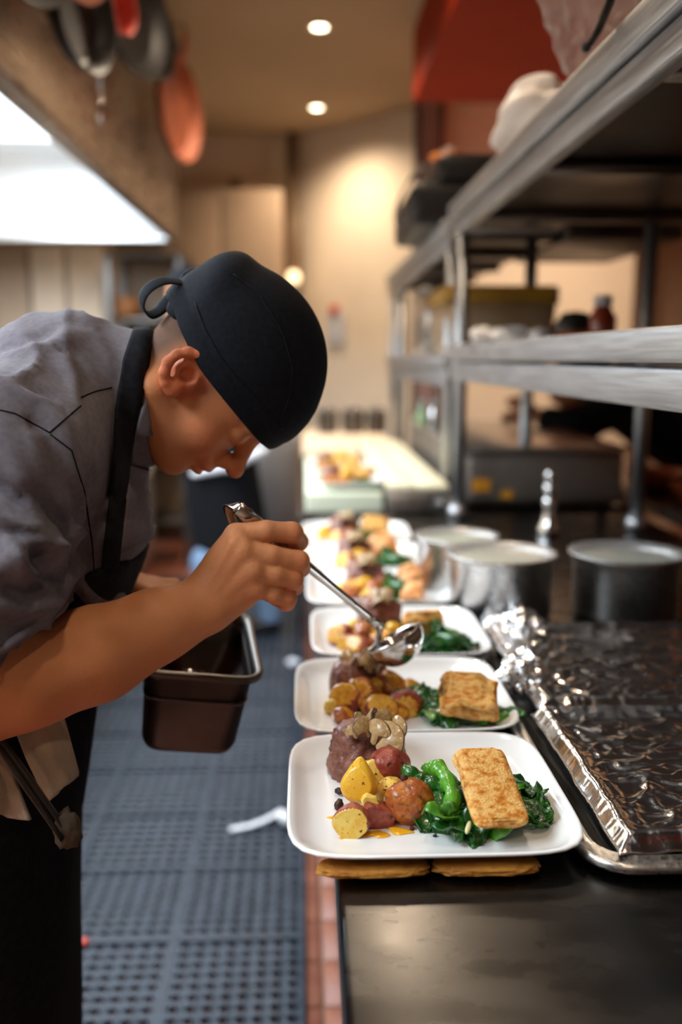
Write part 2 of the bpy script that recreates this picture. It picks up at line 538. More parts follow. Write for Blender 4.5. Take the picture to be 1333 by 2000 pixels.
tag(link('wall_front', boxes('wall_front', [((XL, YF - .1, 0), (XR, YF, CEIL))]), G['wall_side']), kind='structure')
tag(link('wall_back', boxes('wall_back', [((XL, YB, 0), (XR, YB + .1, CEIL))]), G['wall_cream']), kind='structure')
# angled white partition running from the back corner towards the right
a, b = Vector((-.04, YB - .02, 0)), Vector((.86, 6.3, 0))
dr = (b - a).normalized(); ang = math.atan2(dr.y, dr.x); ln = (b - a).length
w = link('wall_partition', boxes('wall_partition', [((0, 0, 0), (ln, .08, CEIL - .002))]), G['wall_white'], loc=a, rot=(0, 0, ang)); tag(w, kind='structure')
w2 = link('wall_stub', boxes('wall_stub', [((.86, 6.24, 0), (2.2, 6.34, CEIL - .002))]), G['wall_white']); tag(w2, kind='structure')
# red bulkhead over the pass
tag(link('trim_1', boxes('trim_1', [((.565, -1.5, 2.66), (XR - .005, 5.0, CEIL - .001))]), G['red_paint']), kind='structure')
# conduit in the corner, door post, wall switch
t = empty('corner_conduit', P(574, 690, 7.1), 'brown vertical conduit in the far wall corner', 'pipe')
c = P(574, 690, 7.15)
link('pipe', tube('pipe', [(c.x, c.y, .0), (c.x, c.y, CEIL)], .036, 10), G['pipe_brown'], t, world=True)
link('clamp_box', boxes('clamp_box', [((c.x - .03, c.y - .06, 1.95), (c.x + .07, c.y + .03, 2.35))], .006), G['pipe_brown'], t, world=True)
t = empty('wall_lamp', P(574, 542, 7.0), 'small round glowing lamp on the corner conduit', 'lamp')
link('bulb', lathe('bulb', [(0, -.05), (.03, -.042), (.05, 0), (.03, .042), (0, .05)], 16), mat('bulb_glow', (1, .8, .5), emit=(1, .75, .45), estr=2.2), t)
link('socket', lathe('socket', [(0, .045), (.024, .045), (.024, .09), (0, .09)], 12), G['pipe_brown'], t)
p = P(460, 371, YB - .012)
t = empty('wall_switch', p, 'small dark switch plate high on the cream back wall', 'switch')
link('plate', boxes('plate', [((-.045, -.008, -.075), (.045, .008, .075))], .004), G['pipe_brown'], t)
link('toggle', boxes('toggle', [((-.012, -.02, -.025), (.012, -.006, .025))], .003), G['panel_tan'], t)
# tall tan cooler panel against the back wall, in two doors
t = empty('cooler_cabinet', (-.55, 6.95, 0), 'tall tan cooler cabinet against the back wall', 'cabinet')
link('body', boxes('body', [((-1.02, 6.86, .1), (-.15, YB - .005, 2.55))], .01), G['panel_tan'], t, world=True)
for k in range(2):
    d = link('door', boxes('door', [((-1.0 + .42 * k, 6.82, .16), (-.59 + .42 * k, 6.86, 2.5))], .01), G['panel_tan'], t, world=True)
    link('handle', tube('handle', [(-.63 + .10 * k, 6.82, 1.0), (-.63 + .10 * k, 6.78, 1.05), (-.63 + .10 * k, 6.78, 1.35), (-.63 + .10 * k, 6.82, 1.4)], .012, 8), G['steel'], d, world=True)
link('base', boxes('base', [((-1.0, 6.9, 0), (-.17, YB - .02, .1))]), G['plastic_black'], t, world=True)
# purplish door post by the red bulkhead
t = empty('door_post', (P(838, 260, 6.2).x, 6.2, 0), 'mauve metal post standing below the red bulkhead', 'post')
pm = mat('mauve_metal', (.30, .21, .20), rough=.4, metal=.3)
c = P(838, 260, 6.15)
link('shaft', boxes('shaft', [((c.x - .065, 6.1, 0), (c.x + .065, 6.2, CEIL - .004))], .01), pm, t, world=True)
for s in (-1, 1):
    link('edge_strip', boxes('edge_strip', [((c.x + s * .075 - .014, 6.09, 0), (c.x + s * .075 + .014, 6.21, CEIL - .004))], .004), mat('edge_dark', (.06, .03, .03), rough=.5), t, world=True)

# ---------------------------------------------------------------- ceiling downlights
for i, (x, y, pw) in enumerate(DOWNLIGHTS):
    seen = i < 2
    lab = ['round recessed ceiling downlight farther down the room, the lower of two', 'round recessed ceiling downlight nearer the camera, the upper of two'][i] if seen else 'round recessed ceiling downlight out of view above the pass'
    t = empty('ceiling_downlight', (x, y, CEIL), lab, 'downlight', 'ceiling downlights')
    link('trim_ring', lathe('trim_ring', [(.037, -.002), (.058, -.002), (.058, -.010), (.050, -.012), (.037, -.006), (.037, -.002)], 24), G['trim_white'], t)
    link('lens', lathe('lens', [(0, -.006), (.036, -.006), (.036, -.002), (0, -.002)], 24), G['downlight_glow'], t)

# ---------------------------------------------------------------- extractor hood
t = empty('extractor_hood', (HX - .6, 2.2, HZ), 'long stainless extractor hood with white lit interior above the cook line', 'hood')
XW = XL + .02
link('front_panel', boxes('front_panel', [((HX - .03, HY0, HZ), (HX, HY1, CEIL - .002))], .003, 1), G['hood_steel'], t, world=True)
link('lip', boxes('lip', [((HX - .05, HY0, HZ - .012), (HX + .012, HY1, HZ + .02))], .004), G['hood_steel'], t, world=True)
link('end_panel', boxes('end_panel', [((XW, HY1 - .03, HZ), (HX - .03, HY1, CEIL - .002))], .003, 1), G['hood_inside'], t, world=True)
link('end_lip', boxes('end_lip', [((XW, HY1 - .035, HZ - .014), (HX - .03, HY1 + .012, HZ + .012))], .003), G['steel'], t, world=True)
link('inner_ceiling', boxes('inner_ceiling', [((XW, HY0, 2.50), (HX - .03, HY1 - .03, 2.53))]), G['hood_inside'], t, world=True)
link('inner_lining', boxes('inner_lining', [((HX - .045, HY0, HZ + .01), (HX - .032, HY1 - .03, 2.5))]), G['hood_inside'], t, world=True)
for k, y in enumerate((0.2, 1.6, 3.0, 4.4)):
    lp = link('lamp_housing', boxes('lamp_housing', [((HX - 1.22, y - .64, 2.47), (HX - .06, y + .64, 2.50))], .008), G['steel'], t, world=True)
    link('lamp_lens', boxes('lamp_lens', [((HX - 1.2, y - .62, 2.462), (HX - .08, y + .62, 2.469))], .002, 1), G['hood_lamp_glass'], lp, world=True)

# ---------------------------------------------------------------- pans hanging on the rail
RX = HX + .12
t = empty('pan_rail', (RX, 3.2, 2.86), 'dark metal rail along the hood for hanging pans', 'rail')
link('bar', tube('bar', [(RX, .9, 2.9), (RX, 5.1, 2.9)], .012, 10), G['black_iron'], t, world=True)
for y in (1.2, 2.6, 4.0, 5.0):
    link('bracket', tube('bracket', [(HX, y, 2.9), (RX, y, 2.9)], .01, 8), G['black_iron'], t, world=True)
def hanging_pan(y, cz, r, matname, handlemat, label, depth=.055, yaw=0, hl=.22, x=0):
    t = empty('hanging_pan', (RX + x, y, cz), label, 'pan', 'pans hanging on the rail', rot=(0, 0, yaw))
    prof = [(0, 0), (r * .72, 0), (r * .86, .008), (r, depth), (r + .006, depth), (r * .88, .003), (r * .74, -.005), (0, -.005)]
    b = lathe('bowl', prof, 32)
    b.transform(Matrix.Rotation(math.pi / 2, 4, 'Y'))
    link('bowl', b, G[matname], t)
    link('handle', tube('handle', [(depth, 0, r), (depth + .02, 0, r + .05), (depth + .02, 0, r + hl)], [.010, .009, .012], 8, flat=(1, 1.6)), G[handlemat], t)
    link('hook', tube('hook', catmull([(depth + .02, 0, r + hl - .01), (depth + .02, 0, r + hl + .03), (0, 0, 2.9 - cz + .02), (-.015, 0, 2.9 - cz)], 5), .004, 6), G['black_iron'], t)
hanging_pan(4.72, 2.53, .23, 'copper', 'red_handle', 'big orange copper pan hanging farthest along the hood', .05, -.30, .12)
hanging_pan(4.05, 2.64, .15, 'black_iron', 'red_handle', 'black pan with red handle hanging next to the big copper pan', .05, -.25, .08)
hanging_pan(3.58, 2.58, .22, 'black_iron', 'black_iron', 'large black frying pan hanging in the middle of the rail', .05, -.30, .09)
hanging_pan(3.10, 2.43, .075, 'red_handle', 'red_handle', 'small bright red pan hanging between two black pans', .05, -.3, .36, .03)
hanging_pan(2.72, 2.28, .15, 'black_iron', 'black_iron', 'black frying pan hanging lowest over the hood edge', .05, -.30, .42)
hanging_pan(2.45, 2.42, .20, 'copper', 'copper', 'coppery brown pan hanging at the top left between black pans', .06, -.35, .24, .02)
hanging_pan(2.12, 2.34, .24, 'black_iron', 'black_iron', 'black pan hanging nearest the camera at the top left', .05, -.30, .28)
# ladle-like utensils hanging
for (px_, py_, Y, lab) in ((30, 100, 1.84, 'pale spoon hanging at the far left above the hood edge'), (190, 215, 2.95, 'shiny steel spoon hanging by the black frying pan')):
    p = P(px_, py_, Y)
    t = empty('hanging_spoon', (RX + .02, Y, p.z), lab, 'spoon', 'spoons hanging on the rail')
    link('handle', tube('handle', [(0, 0, 2.89 - p.z), (0, 0, .05)], [.005, .007], 8), G['steel'], t)
    m = lathe('bowl', [(0, -.012), (.02, -.008), (.03, .004), (.028, .004), (.018, -.005), (0, -.009)], 16)
    m.transform(Matrix.Rotation(math.pi / 2, 4, 'Y') @ Matrix.Scale(1.5, 4, (1, 0, 0)))
    link('bowl', m, G['chrome'], t)

# ---------------------------------------------------------------- cook line at the left, far back
t = empty('tall_locker', (-1.75, 6.6, 0), 'tan tall locker with three doors in the far left corner', 'locker')
for k in range(3):
    x0 = P(-10 + 72 * k, 560, 6.4).x; x1 = P(56 + 72 * k, 560, 6.4).x
    link('door', boxes('door', [((x0, 6.4, .1), (x1, 6.45, 2.1))], .008), G['wall_cream' if k else 'panel_tan'], t, world=True)  # leftmost door in darker tan: brown shadow at that end put into its colour
link('body', boxes('body', [((P(-20, 560, 6.4).x, 6.45, 0), (P(205, 560, 6.4).x, 6.9, 2.12))]), G['panel_tan'], t, world=True)
t = empty('dark_rack', (-1.05, 6.2, 0), 'dark shelving rack standing behind the second cook', 'rack')
x0, x1 = P(212, 560, 6.0).x, P(352, 560, 6.0).x
for x in (x0, x1):
    for y in (6.0, 6.45):
        link('post', boxes('post', [((x - .02, y - .02, 0), (x + .02, y + .02, 2.02))]), G['steel_dark'], t, world=True)
for z in (.3, .75, 1.2, 1.6, 2.0):
    link('shelf', boxes('shelf', [((x0, 5.98, z - .012), (x1, 6.47, z + .012))], .003, 1), G['steel_dark'], t, world=True)
link('back_panel', boxes('back_panel', [((x0, 6.47, .1), (x1, 6.49, 2.0))]), G['pipe_brown'], t, world=True)
for px_, py_, mt, lab in ((245, 570, 'rack_orange', 'orange tub on the dark rack shelf'), (250, 620, 'panel_tan', 'tan carton on the lower dark rack shelf')):
    z = {570: 1.612, 620: 1.212}[py_]
    x = P(px_, py_, 6.2).x
    t = empty('storage_tub', (x, 6.2, z), lab, 'tub')
    link('body', lathe('body', [(0, 0), (.075, 0), (.088, .13), (.082, .13), (.07, .01), (0, .01)], 20), G[mt], t)
    link('lid', lathe('lid', [(0, .14), (.088, .14), (.092, .128), (.086, .128), (0, .13)], 20), G[mt], t)
# stainless range with bright handles under the hood
t = empty('oven_range', (-1.25, 4.4, 0), 'stainless oven range with bright bar handles behind the chef', 'oven')
ox = -.945
link('body', boxes('body', [((XL + .3, 1.9, .12), (ox - .03, 5.85, .90))], .012), G['steel'], t, world=True)
link('cooktop', boxes('cooktop', [((XL + .3, 1.88, .90), (ox - .0, 5.87, .93))], .006), G['steel_dark'], t, world=True)
for k in range(5):
    y0 = 2.0 + k * .76
    d = link('oven_door', boxes('oven_door', [((ox - .03, y0, .20), (ox - .008, y0 + .70, .74))], .008), G['steel'], t, world=True)
    link('handle', tube('handle', [(ox - .01, y0 + .08, .70), (ox + .035, y0 + .08, .70), (ox + .035, y0 + .62, .70), (ox - .01, y0 + .62, .70)], .014, 8), G['chrome'], d, world=True)
    for q in range(3):
        kn = lathe('knob', [(0, 0), (.024, 0), (.02, .03), (0, .032)], 14)
        kn.transform(Matrix.Translation((ox - .03, y0 + .2 + .2 * q, .83)) @ Matrix.Rotation(math.pi / 2, 4, 'Y'))
        link('knob', kn, G['plastic_black'], t, world=True)
link('plinth', boxes('plinth', [((XL + .35, 1.95, 0), (ox - .1, 5.8, .12))]), G['plastic_black'], t, world=True)
t = empty('fridge_unit', (-.1, 6.0, 0), 'grey stainless upright unit behind the second cook', 'fridge')
fx0, fx1 = P(455, 950, 5.6).x, P(584, 950, 5.6).x
link('body', boxes('body', [((fx0, 5.62, .12), (fx1, 6.1, .93))], .01), G['steel'], t, world=True)
link('door', boxes('door', [((fx0 + .01, 5.59, .16), (fx1 - .01, 5.62, .90))], .01), G['steel'], t, world=True)
link('plinth', boxes('plinth', [((fx0 + .02, 5.66, 0), (fx1 - .02, 6.08, .12))]), G['plastic_black'], t, world=True)

# ---------------------------------------------------------------- rubber mat, in square moulded sections
MP = .305
NH = 8
def mat_section():
    bm = bmesh.new()
    c = MP / (NH + .55)
    o0 = (MP - NH * c) / 2
    z1, z0 = .014, .002
    rh = c * .33
    for i in range(NH):
        for j in range(NH):
            cx, cy = o0 + (i + .5) * c, o0 + (j + .5) * c
            sq = [(-1, -1), (0, -1), (1, -1), (1, 0), (1, 1), (0, 1), (-1, 1), (-1, 0)]
            ot = [bm.verts.new((cx + sx * c / 2, cy + sy * c / 2, z1 - .003)) for sx, sy in sq]
            it = [bm.verts.new((cx + rh * math.cos(math.radians(225 + 45 * q)), cy + rh * math.sin(math.radians(225 + 45 * q)), z1)) for q in range(8)]
            ib = [bm.verts.new((v.co.x, v.co.y, z0)) for v in it]
            for q in range(8):
                r = (q + 1) % 8
                bm.faces.new((ot[q], ot[r], it[r], it[q]))
                bm.faces.new((it[q], it[r], ib[r], ib[q]))
    bmesh.ops.remove_doubles(bm, verts=bm.verts, dist=1e-4)
    e = o0
    for lo, hi in (((0, 0, z0), (MP - .002, e, z1 + .001)), ((0, MP - e, z0), (MP - .002, MP - .002, z1 + .001)), ((0, e, z0), (e, MP - e, z1 + .001)), ((MP - e, e, z0), (MP - .002, MP - e, z1 + .001))):
        box_bm(bm, lo, hi)
    return bm_mesh(bm, 'mat_section')
ms = mat_section(); ms.materials.append(G['rubber'])
t = empty('rubber_mat', (-.6, 3, 0), 'blue-grey rubber anti-fatigue floor mat with rows of round holes', 'floor mat')
for i in range(3):
    for j in range(14):
        link('mat_section', ms, None, t, (-.008 - MP * (i + 1) + .6, 1.375 + MP * j - 3, .001))
# small rubbish on the mat
c = [PZ(450, 1620, .02), PZ(490, 1612, .028), PZ(525, 1598, .035), PZ(552, 1582, .03)]
t = empty('white_plastic_strip', PZ(500, 1610, 0), 'bent white plastic strip lying on the mat beside the front plate', 'strip')
link('strip', tube('strip', catmull(c, 6), .011, 8, flat=(.3, 1), up=(0, 0, 1)), G['rag_white'], t, world=True)
link('knob', tube('knob', catmull([PZ(548, 1590, .03), PZ(560, 1600, .04), PZ(572, 1605, .03)], 5), [.012, .02, .012], 8), G['rag_white'], t, world=True)
for (x, y, s, mt, lab, cat) in ((574, 1297, .03, 'rag_white', 'small crumpled white paper on the mat below the third plate', 'paper'), (163, 1842, .012, 'red_scrap', 'tiny red food scrap on the mat near the apron', 'scrap')):
    p = PZ(x, y, .018)
    bm = bmesh.new(); bmesh.ops.create_icosphere(bm, subdivisions=3, radius=1)
    for v in bm.verts:
        v.co = v.co * (1 + .45 * nz(v.co, 2.2, x)); v.co.z *= .45; v.co *= s
        v.co.z += s * .3
    tag(link('crumpled_paper' if cat == 'paper' else 'food_scrap', bm_mesh(bm, 'scrap', True), G[mt], loc=p), lab, cat)
# ================================================================ the pass: counter, shelves
CZ = .90
t = empty('steel_counter', (.5, 1.4, 0), 'long dark stainless steel pass counter carrying the row of plates', 'counter')
link('countertop', boxes('countertop', [((.026, -.3, .862), (.99, 2.70, CZ))], .006, 3), G['countertop'], t, world=True)
link('body', boxes('body', [((.065, -.25, .10), (.95, 2.66, .861))], .004, 1), G['steel_dark'], t, world=True)
link('plinth', boxes('plinth', [((.12, -.2, 0), (.9, 2.6, .10))]), G['plastic_black'], t, world=True)
t = empty('prep_counter', (.5, 3.5, 0), 'stainless prep counter beyond the pass with boards on top', 'counter')
link('countertop', boxes('countertop', [((-.02, 2.705, .862), (.99, 4.38, CZ))], .006), G['countertop'], t, world=True)
link('body', boxes('body', [((.03, 2.75, .10), (.95, 4.33, .861))], .004, 1), G['steel'], t, world=True)
link('plinth', boxes('plinth', [((.1, 2.8, 0), (.9, 4.3, .10))]), G['plastic_black'], t, world=True)

SX0, SX1 = .42, .93
def shelf_unit(y0, y1, zmid, ztop, lab, posts, SX1=.93, ext=.17):
    t = empty('shelf_unit', (SX0, y0, CZ), lab, 'shelf')
    mid = link('middle_shelf', boxes('middle_shelf', [((SX0 - .008, y0, zmid - .042), (SX1, y1, zmid))], .005, 2), G['steel_shelf'], t, world=True)
    link('front_rail', boxes('front_rail', [((SX0 + .004, y0, zmid - .098), (SX0 + .034, y1 - .01, zmid - .048))], .004, 2), G['steel_shelf'], t, world=True)
    link('back_rail', boxes('back_rail', [((SX1 - .034, y0, zmid - .098), (SX1 - .004, y1 - .01, zmid - .048))], .004, 2), G['steel_shelf'], t, world=True)
    link('end_rail', boxes('end_rail', [((SX0 + .04, y1 - .04, zmid - .09), (SX1 - .04, y1 - .012, zmid - .048))], .003, 1), G['steel_shelf'], t, world=True)
    link('top_shelf', boxes('top_shelf', [((SX0 - .008, y0, ztop - .045), (SX1 + ext, y1, ztop))], .005, 2), G['steel_shelf'], t, world=True)
    link('top_rail', boxes('top_rail', [((SX0 + .003, y0, ztop - .090), (SX0 + .03, y1 - .01, ztop - .050))], .004, 2), G['steel_shelf'], t, world=True)
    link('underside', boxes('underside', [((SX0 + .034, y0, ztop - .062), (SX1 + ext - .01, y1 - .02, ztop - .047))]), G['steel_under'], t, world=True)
    for q in range(4):
        yy = y0 + (y1 - y0) * (q + .5) / 4
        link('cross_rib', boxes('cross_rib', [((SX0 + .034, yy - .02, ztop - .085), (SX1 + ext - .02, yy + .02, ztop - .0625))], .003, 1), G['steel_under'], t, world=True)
    for x, y in posts:
        po = link('post', tube('post', [(x, y, CZ + .012), (x, y, ztop - .05)], .019, 14), G['steel_shelf'], t, world=True)
        link('foot', lathe('foot', [(0, 0), (.032, 0), (.03, .02), (.021, .04), (0, .04)], 14), G['steel_shelf'], po, loc=(x, y, CZ))
    return t
su = shelf_unit(.30, 2.72, 1.397, 1.79, 'near two-tier stainless shelf unit standing on the pass counter', [(.447, 2.66), (.905, 2.45), (.447, .42), (.905, .42)])
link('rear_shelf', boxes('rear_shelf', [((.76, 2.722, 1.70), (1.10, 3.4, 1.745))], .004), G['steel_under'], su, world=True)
p = P(1026, 682, 1.745)
link('bolt', lathe('bolt', [(0, -.006), (.007, -.006), (.007, .002), (0, .002)], 10), G['plastic_black'], su, loc=(SX0 - .009, p.y, 1.373), rot=(0, math.pi / 2, 0))
shelf_unit(2.80, 4.75, 1.372, 1.765, 'far two-tier stainless shelf unit over the prep counter', [(.447, 2.86), (.447, 4.3), (.447, 4.7), (.70, 4.7), (.70, 2.9)], .73, .02)

# warming cabinet under the shelf with orange stickers
t = empty('warming_cabinet', (.7, 2.78, CZ), 'low dark steel warming cabinet with two orange stickers under the shelf', 'cabinet')
link('body', boxes('body', [((.485, 2.80, CZ + .012), (.985, 4.2, 1.075))], .01), G['steel_warm'], t, world=True)
link('top_panel', boxes('top_panel', [((.48, 2.785, 1.076), (.99, 4.21, 1.092))], .004), G['steel'], t, world=True)
link('front_panel', boxes('front_panel', [((.50, 2.783, CZ + .03), (.97, 2.799, 1.06))], .005), G['steel_warm'], t, world=True)
for x in (.52, .94):
    for y in (2.85, 4.15):
        link('foot', lathe('foot', [(0, 0), (.018, 0), (.018, .012), (0, .012)], 10), G['plastic_black'], t, loc=(x - .7, y - 2.78, 0))
for x, y, w in ((941, 948, .028), (991, 966, .018)):
    p = P(x, y, 2.78)
    link('sticker', boxes('sticker', [((p.x - w, 2.7815, p.z - w * .7), (p.x + w, 2.7828, p.z + w * .7))]), G['orange_sticker'], t, world=True)

# ---------------------------------------------------------------- rounded-rectangle lofts
def rr_ring(w, l, r, z, n=6):
    r = min(r, w / 2 - 1e-4, l / 2 - 1e-4)
    out = []
    for cx, cy, a0 in ((w / 2 - r, l / 2 - r, 0), (-w / 2 + r, l / 2 - r, 90), (-w / 2 + r, -l / 2 + r, 180), (w / 2 - r, -l / 2 + r, 270)):
        for k in range(n + 1):
            a = math.radians(a0 + 90 * k / n)
            out.append((cx + r * math.cos(a), cy + r * math.sin(a), z))
    return out
def loft(name, rings, cap0=True, cap1=True, smooth=True):
    V, Fc = [], []
    m = len(rings[0])
    for rg in rings: V += rg
    for i in range(len(rings) - 1):
        for k in range(m):
            Fc.append((i * m + k, i * m + (k + 1) % m, (i + 1) * m + (k + 1) % m, (i + 1) * m + k))
    if cap0: Fc.append(tuple(range(m))[::-1])
    if cap1: Fc.append(tuple((len(rings) - 1) * m + k for k in range(m)))
    bm = bmesh.new(); bm.from_mesh(mesh(name, V, Fc, smooth))
    return bm_mesh(bm, name, smooth)
def hotel_pan(name, w, l, d, lip=.012, r=.02, taper=.86):
    R = [rr_ring(w * taper - .03, l * taper - .03, r * .7, -d), rr_ring(w * taper - .008, l * taper - .008, r, -d + .006), rr_ring(w * taper, l * taper, r * 1.1, -d + .016),
         rr_ring(w - .006, l - .006, r, -.012), rr_ring(w + lip * 1.6, l + lip * 1.6, r * 1.3, -.007), rr_ring(w + lip * 2, l + lip * 2, r * 1.35, -.003), rr_ring(w + lip * 2 - .003, l + lip * 2 - .003, r * 1.35, .001),
         rr_ring(w + lip, l + lip, r * 1.2, .0025), rr_ring(w + .002, l + .002, r, .0005), rr_ring(w - .005, l - .005, r, -.008),
         rr_ring(w * taper - .003, l * taper - .003, r, -d + .018), rr_ring(w * taper - .016, l * taper - .016, r * .8, -d + .004)]
    return loft(name, R)

# ---------------------------------------------------------------- sheet pan and foil covered trays
t = empty('sheet_pan', (.507, 1.06, CZ), 'empty-edged steel sheet pan with rounded corner on the counter at right', 'sheet pan')
sp = hotel_pan('pan_body', .50, .62, .015, .010, .035, .98)
link('pan_body', sp, G['steel'], t, (0, 0, .0152))
def foil_tray(x0, x1, y0, y1, zt, seed, lab, mt='foil', plate=True):
    t = empty('foil_covered_tray', ((x0 + x1) / 2, (y0 + y1) / 2, CZ), lab, 'tray')
    pan = hotel_pan('tray', x1 - x0 - .02, y1 - y0 - .02, .028, .006, .02, .95)
    link('tray', pan, G['steel'], t, (0, 0, zt - CZ - .004))
    W_, L_ = x1 - x0, y1 - y0
    def hgt(X, Y):
        dx = min(X - x0, x1 - X); dy = min(Y - y0, y1 - Y)
        d = min(dx, dy)
        p = (X, Y, seed)
        rim = .0035 * math.exp(-((d - .006) / .006) ** 2)
        skirt = -.012 * max(0, 1 - (d + .008) / .010) if d < .002 else 0
        sag = -.006 * min(1, max(0, (d - .008) / .02))
        n1 = 1 - abs(noise.noise(Vector((X * 9 + Y * 16, Y * 10 - X * 22, seed))))
        n2 = 1 - abs(noise.noise(Vector((X * 16 - Y * 60, Y * 12 + X * 34, seed + 5))))
        n3 = 1 - abs(noise.noise(Vector((X * 90, Y * 95, seed + 9))))
        pleat = noise.noise(Vector((Y * 140 if dx < dy else X * 140, d * 40, seed + 3)))
        edge = math.exp(-(d / .018) ** 2)
        return zt + rim + skirt + sag + .0030 * (n1 ** 9) * (1 - edge) + .0024 * n2 ** 8 * (1 - edge) + .0004 * n3 ** 4 + .0014 * pleat * edge
    nu, nv = 150, 150
    def fn(u, v):
        e = .008
        X = x0 - e + (W_ + 2 * e) * (.5 - .5 * math.cos(math.pi * u)) * .35 + (W_ + 2 * e) * u * .65
        Y = y0 - e + (L_ + 2 * e) * (.5 - .5 * math.cos(math.pi * v)) * .35 + (L_ + 2 * e) * v * .65
        wob = .003 * noise.noise(Vector((X * 30, Y * 30, seed)))
        return (X + wob, Y + .003 * noise.noise(Vector((X * 30, Y * 30, seed + 7))), hgt(X, Y))
    link('foil_cover', grid_mesh('foil_cover', fn, nu, nv, .0004), G[mt], t, world=True)
    return t
foil_tray(.290, .735, .768, 1.085, .930, 1.3, 'foil-covered tray nearest the camera, at the right edge')
foil_tray(.300, .76, 1.100, 1.44, .932, 4.1, 'second foil-covered tray, behind the nearest one')
def crumple(name, c, r, seed, mt, lab, cat, group=None, amp=.55, sub=4, z0=None, ridge=1.0):
    bm = bmesh.new(); bmesh.ops.create_icosphere(bm, subdivisions=sub, radius=1)
    for v in bm.verts:
        n = v.co.normalized()
        k = 1 + amp * nz(n, 1.6, seed) + ridge * amp * .55 * (1 - 2 * abs(nz(n, 3.6, seed + 3))) * .6 + (.25 * ridge + .06) * amp * nz(n, 9, seed + 5)
        v.co = Vector((n.x * r[0], n.y * r[1], n.z * r[2])) * k
    lo = min(v.co.z for v in bm.verts)
    zb = z0 if z0 is not None else CZ
    me = bm_mesh(bm, name)
    me.transform(Matrix.Translation((0, 0, -lo)))
    return tag(link(name, me, G[mt], loc=(c[0], c[1], zb)), lab, cat, group)
p = PZ(1022, 1350, CZ + .02)
crumple('foil_ball', (p.x + .005, p.y + .03), (.030, .032, .026), 3, 'foil_bright', 'crumpled bright foil ball beside the second plate', 'foil')
for i, (x, y, r, s) in enumerate(((985, 1235, (.03, .045, .022), 17),)):
    p = PZ(x, y, CZ + .02)
    crumple('crumpled_foil', (p.x + .03, p.y), r, s, 'foil_bright', ['flattened foil crumple beside the third plate'][i], 'foil')
def crumpled_sheet(x0, x1, y0, y1, h, seed, lab):
    def fn(u, v):
        X, Y = x0 + (x1 - x0) * u + .012 * math.sin(v * 9), y0 + (y1 - y0) * v
        k = math.sin(math.pi * min(1, u * .9 + .1)) * (.55 + .45 * math.sin(v * 7 + seed))
        n1 = noise.noise(Vector((X * 26, Y * 20, seed))); n2 = 1 - 2 * abs(noise.noise(Vector((X * 60, Y * 44, seed + 3)))); n3 = 1 - 2 * abs(noise.noise(Vector((X * 130, Y * 120, seed + 6))))
        z = CZ + .004 + max(0, h * k * (.7 + .5 * n1) + .010 * n2 + .004 * n3)
        return (X + .008 * n2, Y + .008 * n1, z)
    me = grid_mesh('foil_sheet', fn, 40, 130, .0005)
    me.polygons.foreach_set('use_smooth', [False] * len(me.polygons))
    tag(link('foil_sheet', me, G['foil_bright']), lab, 'foil')
crumpled_sheet(.285, .375, 1.45, 1.98, .032, 2.2, 'long crumpled foil sheet running beside the fourth and fifth plates')
tag(link('small_black_dish', lathe('small_black_dish', [(0, .012), (.02, .014), (.034, .006), (.036, 0), (0, 0)], 24), G['plastic_black'], loc=PZ(1010, 1385, CZ)), 'small black dish under the foil ball by the second plate', 'dish')

# ---------------------------------------------------------------- round pots with pale contents
def pot(px_, py_, Zr, rad, mt, lab, film=False):
    p = PZ(px_, py_, Zr)
    t = empty('round_pot', (p.x, p.y, CZ), lab, 'pot', 'round pots behind the foil trays')
    h = Zr - CZ
    link('wall', lathe('wall', [(0, 0), (rad * .93, 0), (rad * .97, .008), (rad * .97, h - .02), (rad * 1.0, h - .016), (rad * 1.06, h - .002), (rad * 1.06, h), (rad * 1.01, h), (rad * .95, h - .014), (rad * .95, .01), (0, .006)], 40), G['steel'], t)
    link('contents', lathe('contents', [(0, h - .010), (rad * .7, h - .008), (rad * .945, h - .012), (rad * .945, h - .02), (0, h - .02)], 40), G[mt], t)
    rim = lathe('lid_film', [(0, h + .004), (rad * .8, h + .004), (rad * 1.05, h + .0015), (rad * 1.05, h + .0005), (0, h + .003)], 40)
    link('film_cover', rim, G['plastic_film'], t)
pot(980, 1078, 1.015, .094, 'cream_food', 'round steel pot of pale sauce, middle one of three')
pot(1225, 1077, 1.015, .098, 'cream_food', 'round steel pot of pale sauce at the right below the shelf post')
pot(893, 1045, 1.012, .080, 'green_food', 'round steel pot of pale green sauce, farthest left of three')
# chrome dispenser between the pots
p = PZ(1072, 1040, CZ)
t = empty('chrome_mill', (p.x, p.y, CZ), 'slim chrome pepper mill standing behind the round pots', 'mill')
link('body', lathe('body', [(0, 0), (.030, 0), (.030, .01), (.020, .03), (.014, .06), (.019, .08), (.013, .10), (0, .10)], 24), G['chrome'], t)
link('neck', lathe('neck', [(0, .10), (.012, .10), (.019, .118), (.012, .136), (0, .136)], 20), G['chrome'], t)
link('knob', lathe('knob', [(0, .136), (.008, .136), (.017, .152), (.010, .168), (0, .172)], 20), G['chrome'], t)

